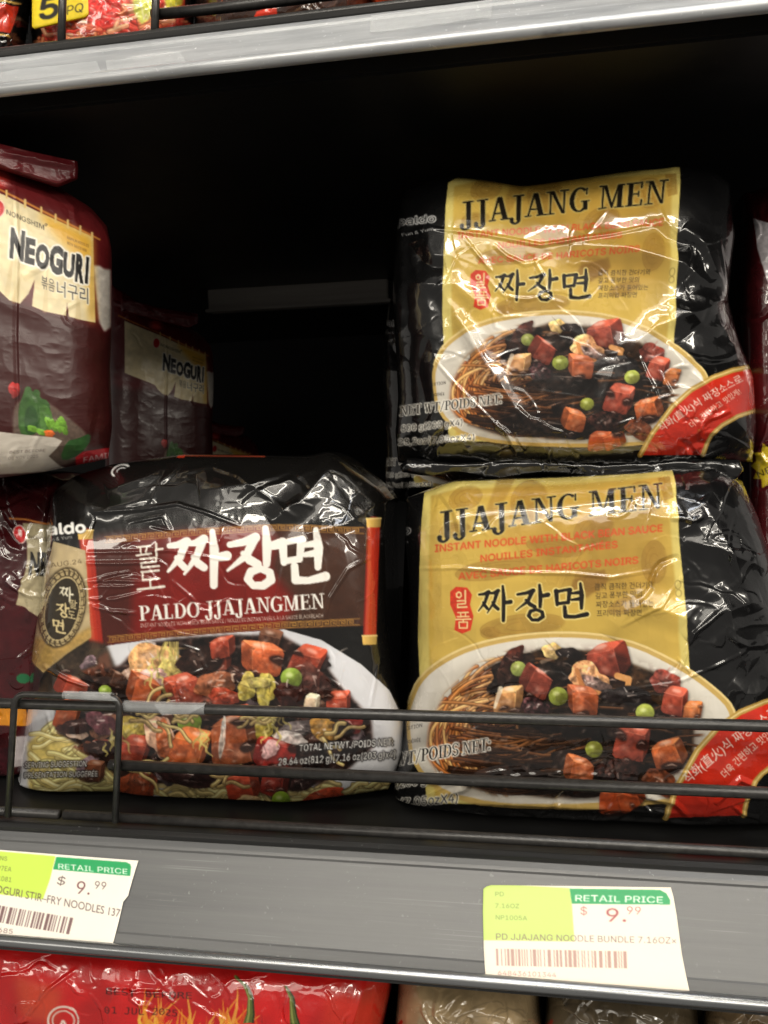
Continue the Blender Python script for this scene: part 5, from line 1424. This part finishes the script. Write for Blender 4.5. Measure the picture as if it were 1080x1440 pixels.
def p_red(c):
    gq = np.random.default_rng(12)
    c.poly([(72, -200), (262, -200), (262, 130), (84, 130), (66, 60)], (206, 66, 46), noise=.25, cell=9)
    for k in range(170):
        x = gq.uniform(60, 255); y = gq.uniform(0, 110)
        c.strand([(x, y), (x + gq.normal(0, 12), y + gq.uniform(4, 12)), (x + gq.normal(0, 18), y + gq.uniform(-4, 16)), (x + gq.normal(0, 20), y + gq.uniform(-6, 10))], gq.uniform(4.5, 7), np.array([(220, 92, 62), (226, 120, 80), (206, 60, 46), (232, 150, 112)][gq.integers(4)]) * gq.uniform(.85, 1.05), .9)
    c.poly([(118, -200), (170, -200), (172, 10), (160, 36), (138, 40), (122, 28)], (214, 54, 50), noise=.25, cell=6, soft=2)
    for k in range(30): 
        x, y = gq.uniform(122, 166), gq.uniform(-20, 32); c.stroke([(x, y), (x + gq.normal(0, 8), y + gq.normal(0, 8))], 1.6, (242, 128, 116), .5)
    c.poly([(182, -60), (216, -60), (217, 6), (212, 28), (200, 36), (190, 20)], (206, 206, 96), grad=(.6, 0, .3), noise=.15, cell=5, soft=1); c.stroke([(196, -20), (203, 28)], [5, 2], (236, 232, 170), .8)
    c.poly([(226, -20), (262, -20), (258, 10), (236, 14)], (206, 196, 60), soft=1, noise=.2)
    c.poly([(228, 40), (262, 30), (268, 120), (232, 120)], (120, 26, 22), .9, soft=3, noise=.3)
    for k in range(26):
        x, y = gq.uniform(70, 250), gq.uniform(5, 100); c.stroke([(x, y), (x + gq.normal(0, 5), y + gq.normal(0, 3))], [1, 2.4], (250, 222, 210), .6)


def p_brown(c):
    gq = np.random.default_rng(13)
    c.poly([(250, -200), (540, -200), (540, 130), (250, 130)], (62, 40, 32), noise=.25, cell=14)
    c.poly([(354, 36), (362, 18), (378, 12), (390, 12), (392, 32), (376, 40)], (196, 50, 28), grad=(-.5, -.5, .3))
    for k in range(14):
        x = gq.uniform(360, 520); c.stroke([(x, gq.uniform(-20, 10)), (x - gq.uniform(20, 50), gq.uniform(25, 50))], [1, 4], np.array([(96, 66, 48), (40, 28, 26), (120, 96, 70)][gq.integers(3)]), .6)
    c.poly([(262, -20), (290, -30), (292, 60), (276, 80)], (34, 22, 20), .8, soft=2)


def p_red2(c):
    c.poly([(500, -200), (760, -200), (760, 60), (500, 60)], (196, 70, 30), noise=.3, cell=8)


upper_pack(-90, 40, p_dark, (18, 16, 15), 'black pack with a slanted red band, top left corner of the photo', 180, (150, 140))
RP = empty('noodle_multipack', (-0.14, 0.06, 0.41), 'red noodle picture pack with a yellow 5 sticker, on the upper shelf', 'noodle pack')
ob = upper_pack(42, 272, p_red, (26, 23, 21), None, 190, (140, 118), 'film_bag')
ob['label'] = ''; del ob['label']; del ob['category']
ob.parent = RP; ob.location = Vector(ob.location) - Vector(RP.location)
cst = Canvas(30, -60, 140, 60, (232, 204, 40))
cst.poly([(30, -60), (140, -60), (140, 60), (30, 60)], (230, 202, 34), noise=.03)
cst.type('5', (56, 28), (81, 23), 40, (24, 22, 16), bold=.03, up=(.06, -1)); cst.type('PQ', (94, 21), (117, 16), 17, (24, 22, 16), bold=.02, up=(.06, -1))
film_bag('price_sticker', cst, yplane(0.0245), [(44, -40), (85, -44), (124, -48)], [(124, -48), (125, -10), (125, 20), (121, 25)], [(49, 41), (85, 33), (121, 25)], [(44, -40), (45, 0), (45, 38), (49, 41)], 0.0012, M_PAPER, [], crumple=.05, edge_crumple=.05, seed=191, parent=RP, back=.0006, pw=(9, 9, 9, 9))
upper_pack(274, 520, p_brown, (58, 38, 32), 'dark brown pack with a red chilli, behind the wire on the upper shelf', 200, (100, 74))
upper_pack(522, 730, p_red2, (150, 50, 30), 'orange and black pack at the top, mostly hidden by taped silver rail', 210, (70, 48))

# ------------------------------------------------------------------ price tags
def barcode(c, x0, y0, x1, y1, h, slant, seed, col, n=64, fade=1.0):
    gq = np.random.default_rng(seed)
    t = 0
    while t < 1:
        w = gq.choice([1, 1, 2, 3]) / (n * 1.9); x = x0 + (x1 - x0) * t; y = y0 + (y1 - y0) * t; xe = x0 + (x1 - x0) * (t + w); ye = y0 + (y1 - y0) * (t + w)
        c.poly([(x, y), (xe, ye), (xe + slant, ye + h), (x + slant, y + h)], col, fade)
        t += w + gq.choice([1, 1, 2]) / (n * 1.7)


LIME = (196, 226, 88); GRN = (38, 158, 92); PAP = (238, 232, 220); INK = (92, 74, 72); BRN = (110, 62, 66)
ct1 = Canvas(-160, 1180, 210, 1345, PAP)
w = lambda x, y: (x / 4.5, 1180 + y / 4.5)
ct1.poly([(-150, 1184), w(352, 108), w(318, 250), w(272, 382), (-150, 1240)], LIME)
ct1.poly([w(356, 112), w(800, 146), w(824, 158), w(830, 176), w(824, 234), w(336, 192)], GRN)
ct1.type('RETAIL PRICE', w(370, 188), w(806, 222), 10, (240, 244, 236), bold=.04, up=(.05, -1), slant=-.06)
ct1.type('$', w(358, 286), w(408, 290), 15, INK, up=(.22, -1)); ct1.type('9.', w(480, 344), w(566, 352), 24, BRN, bold=.01, up=(.14, -1)); ct1.type('99', w(598, 312), w(668, 320), 14.5, INK, up=(.12, -1))
ct1.type('NEOGURI STIR–FRY NOODLES 137', (-22, 1252), w(756, 494), 11, INK, up=(.14, -1), bold=-.006)
ct1.type('NS', w(0, 132), w(44, 138), 8, (96, 104, 60), up=(.1, -1)); ct1.type('97EA', w(-16, 196), w(70, 206), 9, (96, 104, 60), up=(.14, -1)); ct1.type('N1081', w(-42, 258), w(70, 272), 9, (96, 104, 60), up=(.16, -1))
barcode(ct1, -90, 1258, w(468, 500)[0], w(468, 500)[1], 23, -6, 3, (120, 92, 92), 70); ct1.type('648436109685', (-70, 1302), w(78, 600), 9, (120, 92, 92), up=(.2, -1))
TAGP = Plane(FN * 0.0009, FN)
o = film_bag('price_tag', ct1, TAGP, [(-150, 1184), (0, 1195), w(360, 96), w(876, 136)], [w(876, 136), w(862, 180), w(845, 235), w(818, 330), w(812, 358), w(780, 396), w(752, 520), w(712, 674)], [(-170, 1300), w(0, 618), w(350, 646), w(712, 674)], [(-150, 1184), (-160, 1240), (-170, 1300)],
             0.0003, M_PAPER, [], crumple=.02, edge_crumple=.03, pw=(30, 30, 30, 30), seed=220, back=.0003, smooth=0)
tag(o, 'white and lime price tag with torn right end, leftmost on the price channel', 'price tag', 'retail price tags')

q = lambda x, y: (660 + x * .3148, 1220 + y * .3148)
ct2 = Canvas(665, 1235, 990, 1405, (240, 230, 214))
ct2.poly([q(50, 70), q(448, 92), q(458, 160), q(470, 330), q(60, 325)], (196, 218, 118))
ct2.poly([q(448, 94), q(852, 100), q(880, 115), q(897, 145), q(897, 166), q(458, 162)], GRN)
ct2.type('RETAIL PRICE', q(474, 150), q(864, 158), 12, (240, 244, 236), bold=.04, up=(0, -1))
ct2.type('$', q(496, 210), q(526, 211), 15, (176, 104, 100), up=(0, -1)); ct2.type('9.', q(612, 240), q(700, 242), 25, (166, 84, 84), bold=.02, up=(0, -1)); ct2.type('99', q(704, 208), q(766, 210), 15, (176, 104, 100), up=(0, -1))
ct2.type('PD JJAJANG NOODLE BUNDLE 7.16OZ×', q(120, 322), q(924, 340), 12, (126, 104, 96), up=(-.02, -1))
FT = (124, 146, 72)
ct2.type('PD', q(116, 128), q(154, 128), 8.5, FT, up=(0, -1)); ct2.type('7.16OZ', q(116, 180), q(222, 182), 8.5, FT, up=(0, -1)); ct2.type('NP1005A', q(118, 232), q(258, 236), 8.5, FT, up=(0, -1))
barcode(ct2, *q(118, 362), *q(690, 374), 24, 1, 5, (176, 138, 128), 58, .9)
ct2.type('648436101344', q(128, 480), q(388, 490), 9, (176, 126, 118), up=(0, -1))
o = film_bag('price_tag', ct2, TAGP, [q(62, 96), q(76, 84), q(98, 78), q(480, 82), q(900, 88)], [q(900, 88), q(912, 130), q(926, 210), q(950, 390), q(972, 500), q(984, 552)], [q(72, 486), q(300, 506), q(700, 540), q(980, 562)], [q(62, 96), q(60, 200), q(64, 360), q(72, 486)],
             0.0003, M_PAPER, [], crumple=.02, edge_crumple=.03, pw=(30, 30, 30, 30), seed=230, back=.0003, smooth=0)
tag(o, 'pale faded price tag with lime corner, below the gold packs', 'price tag', 'retail price tags')
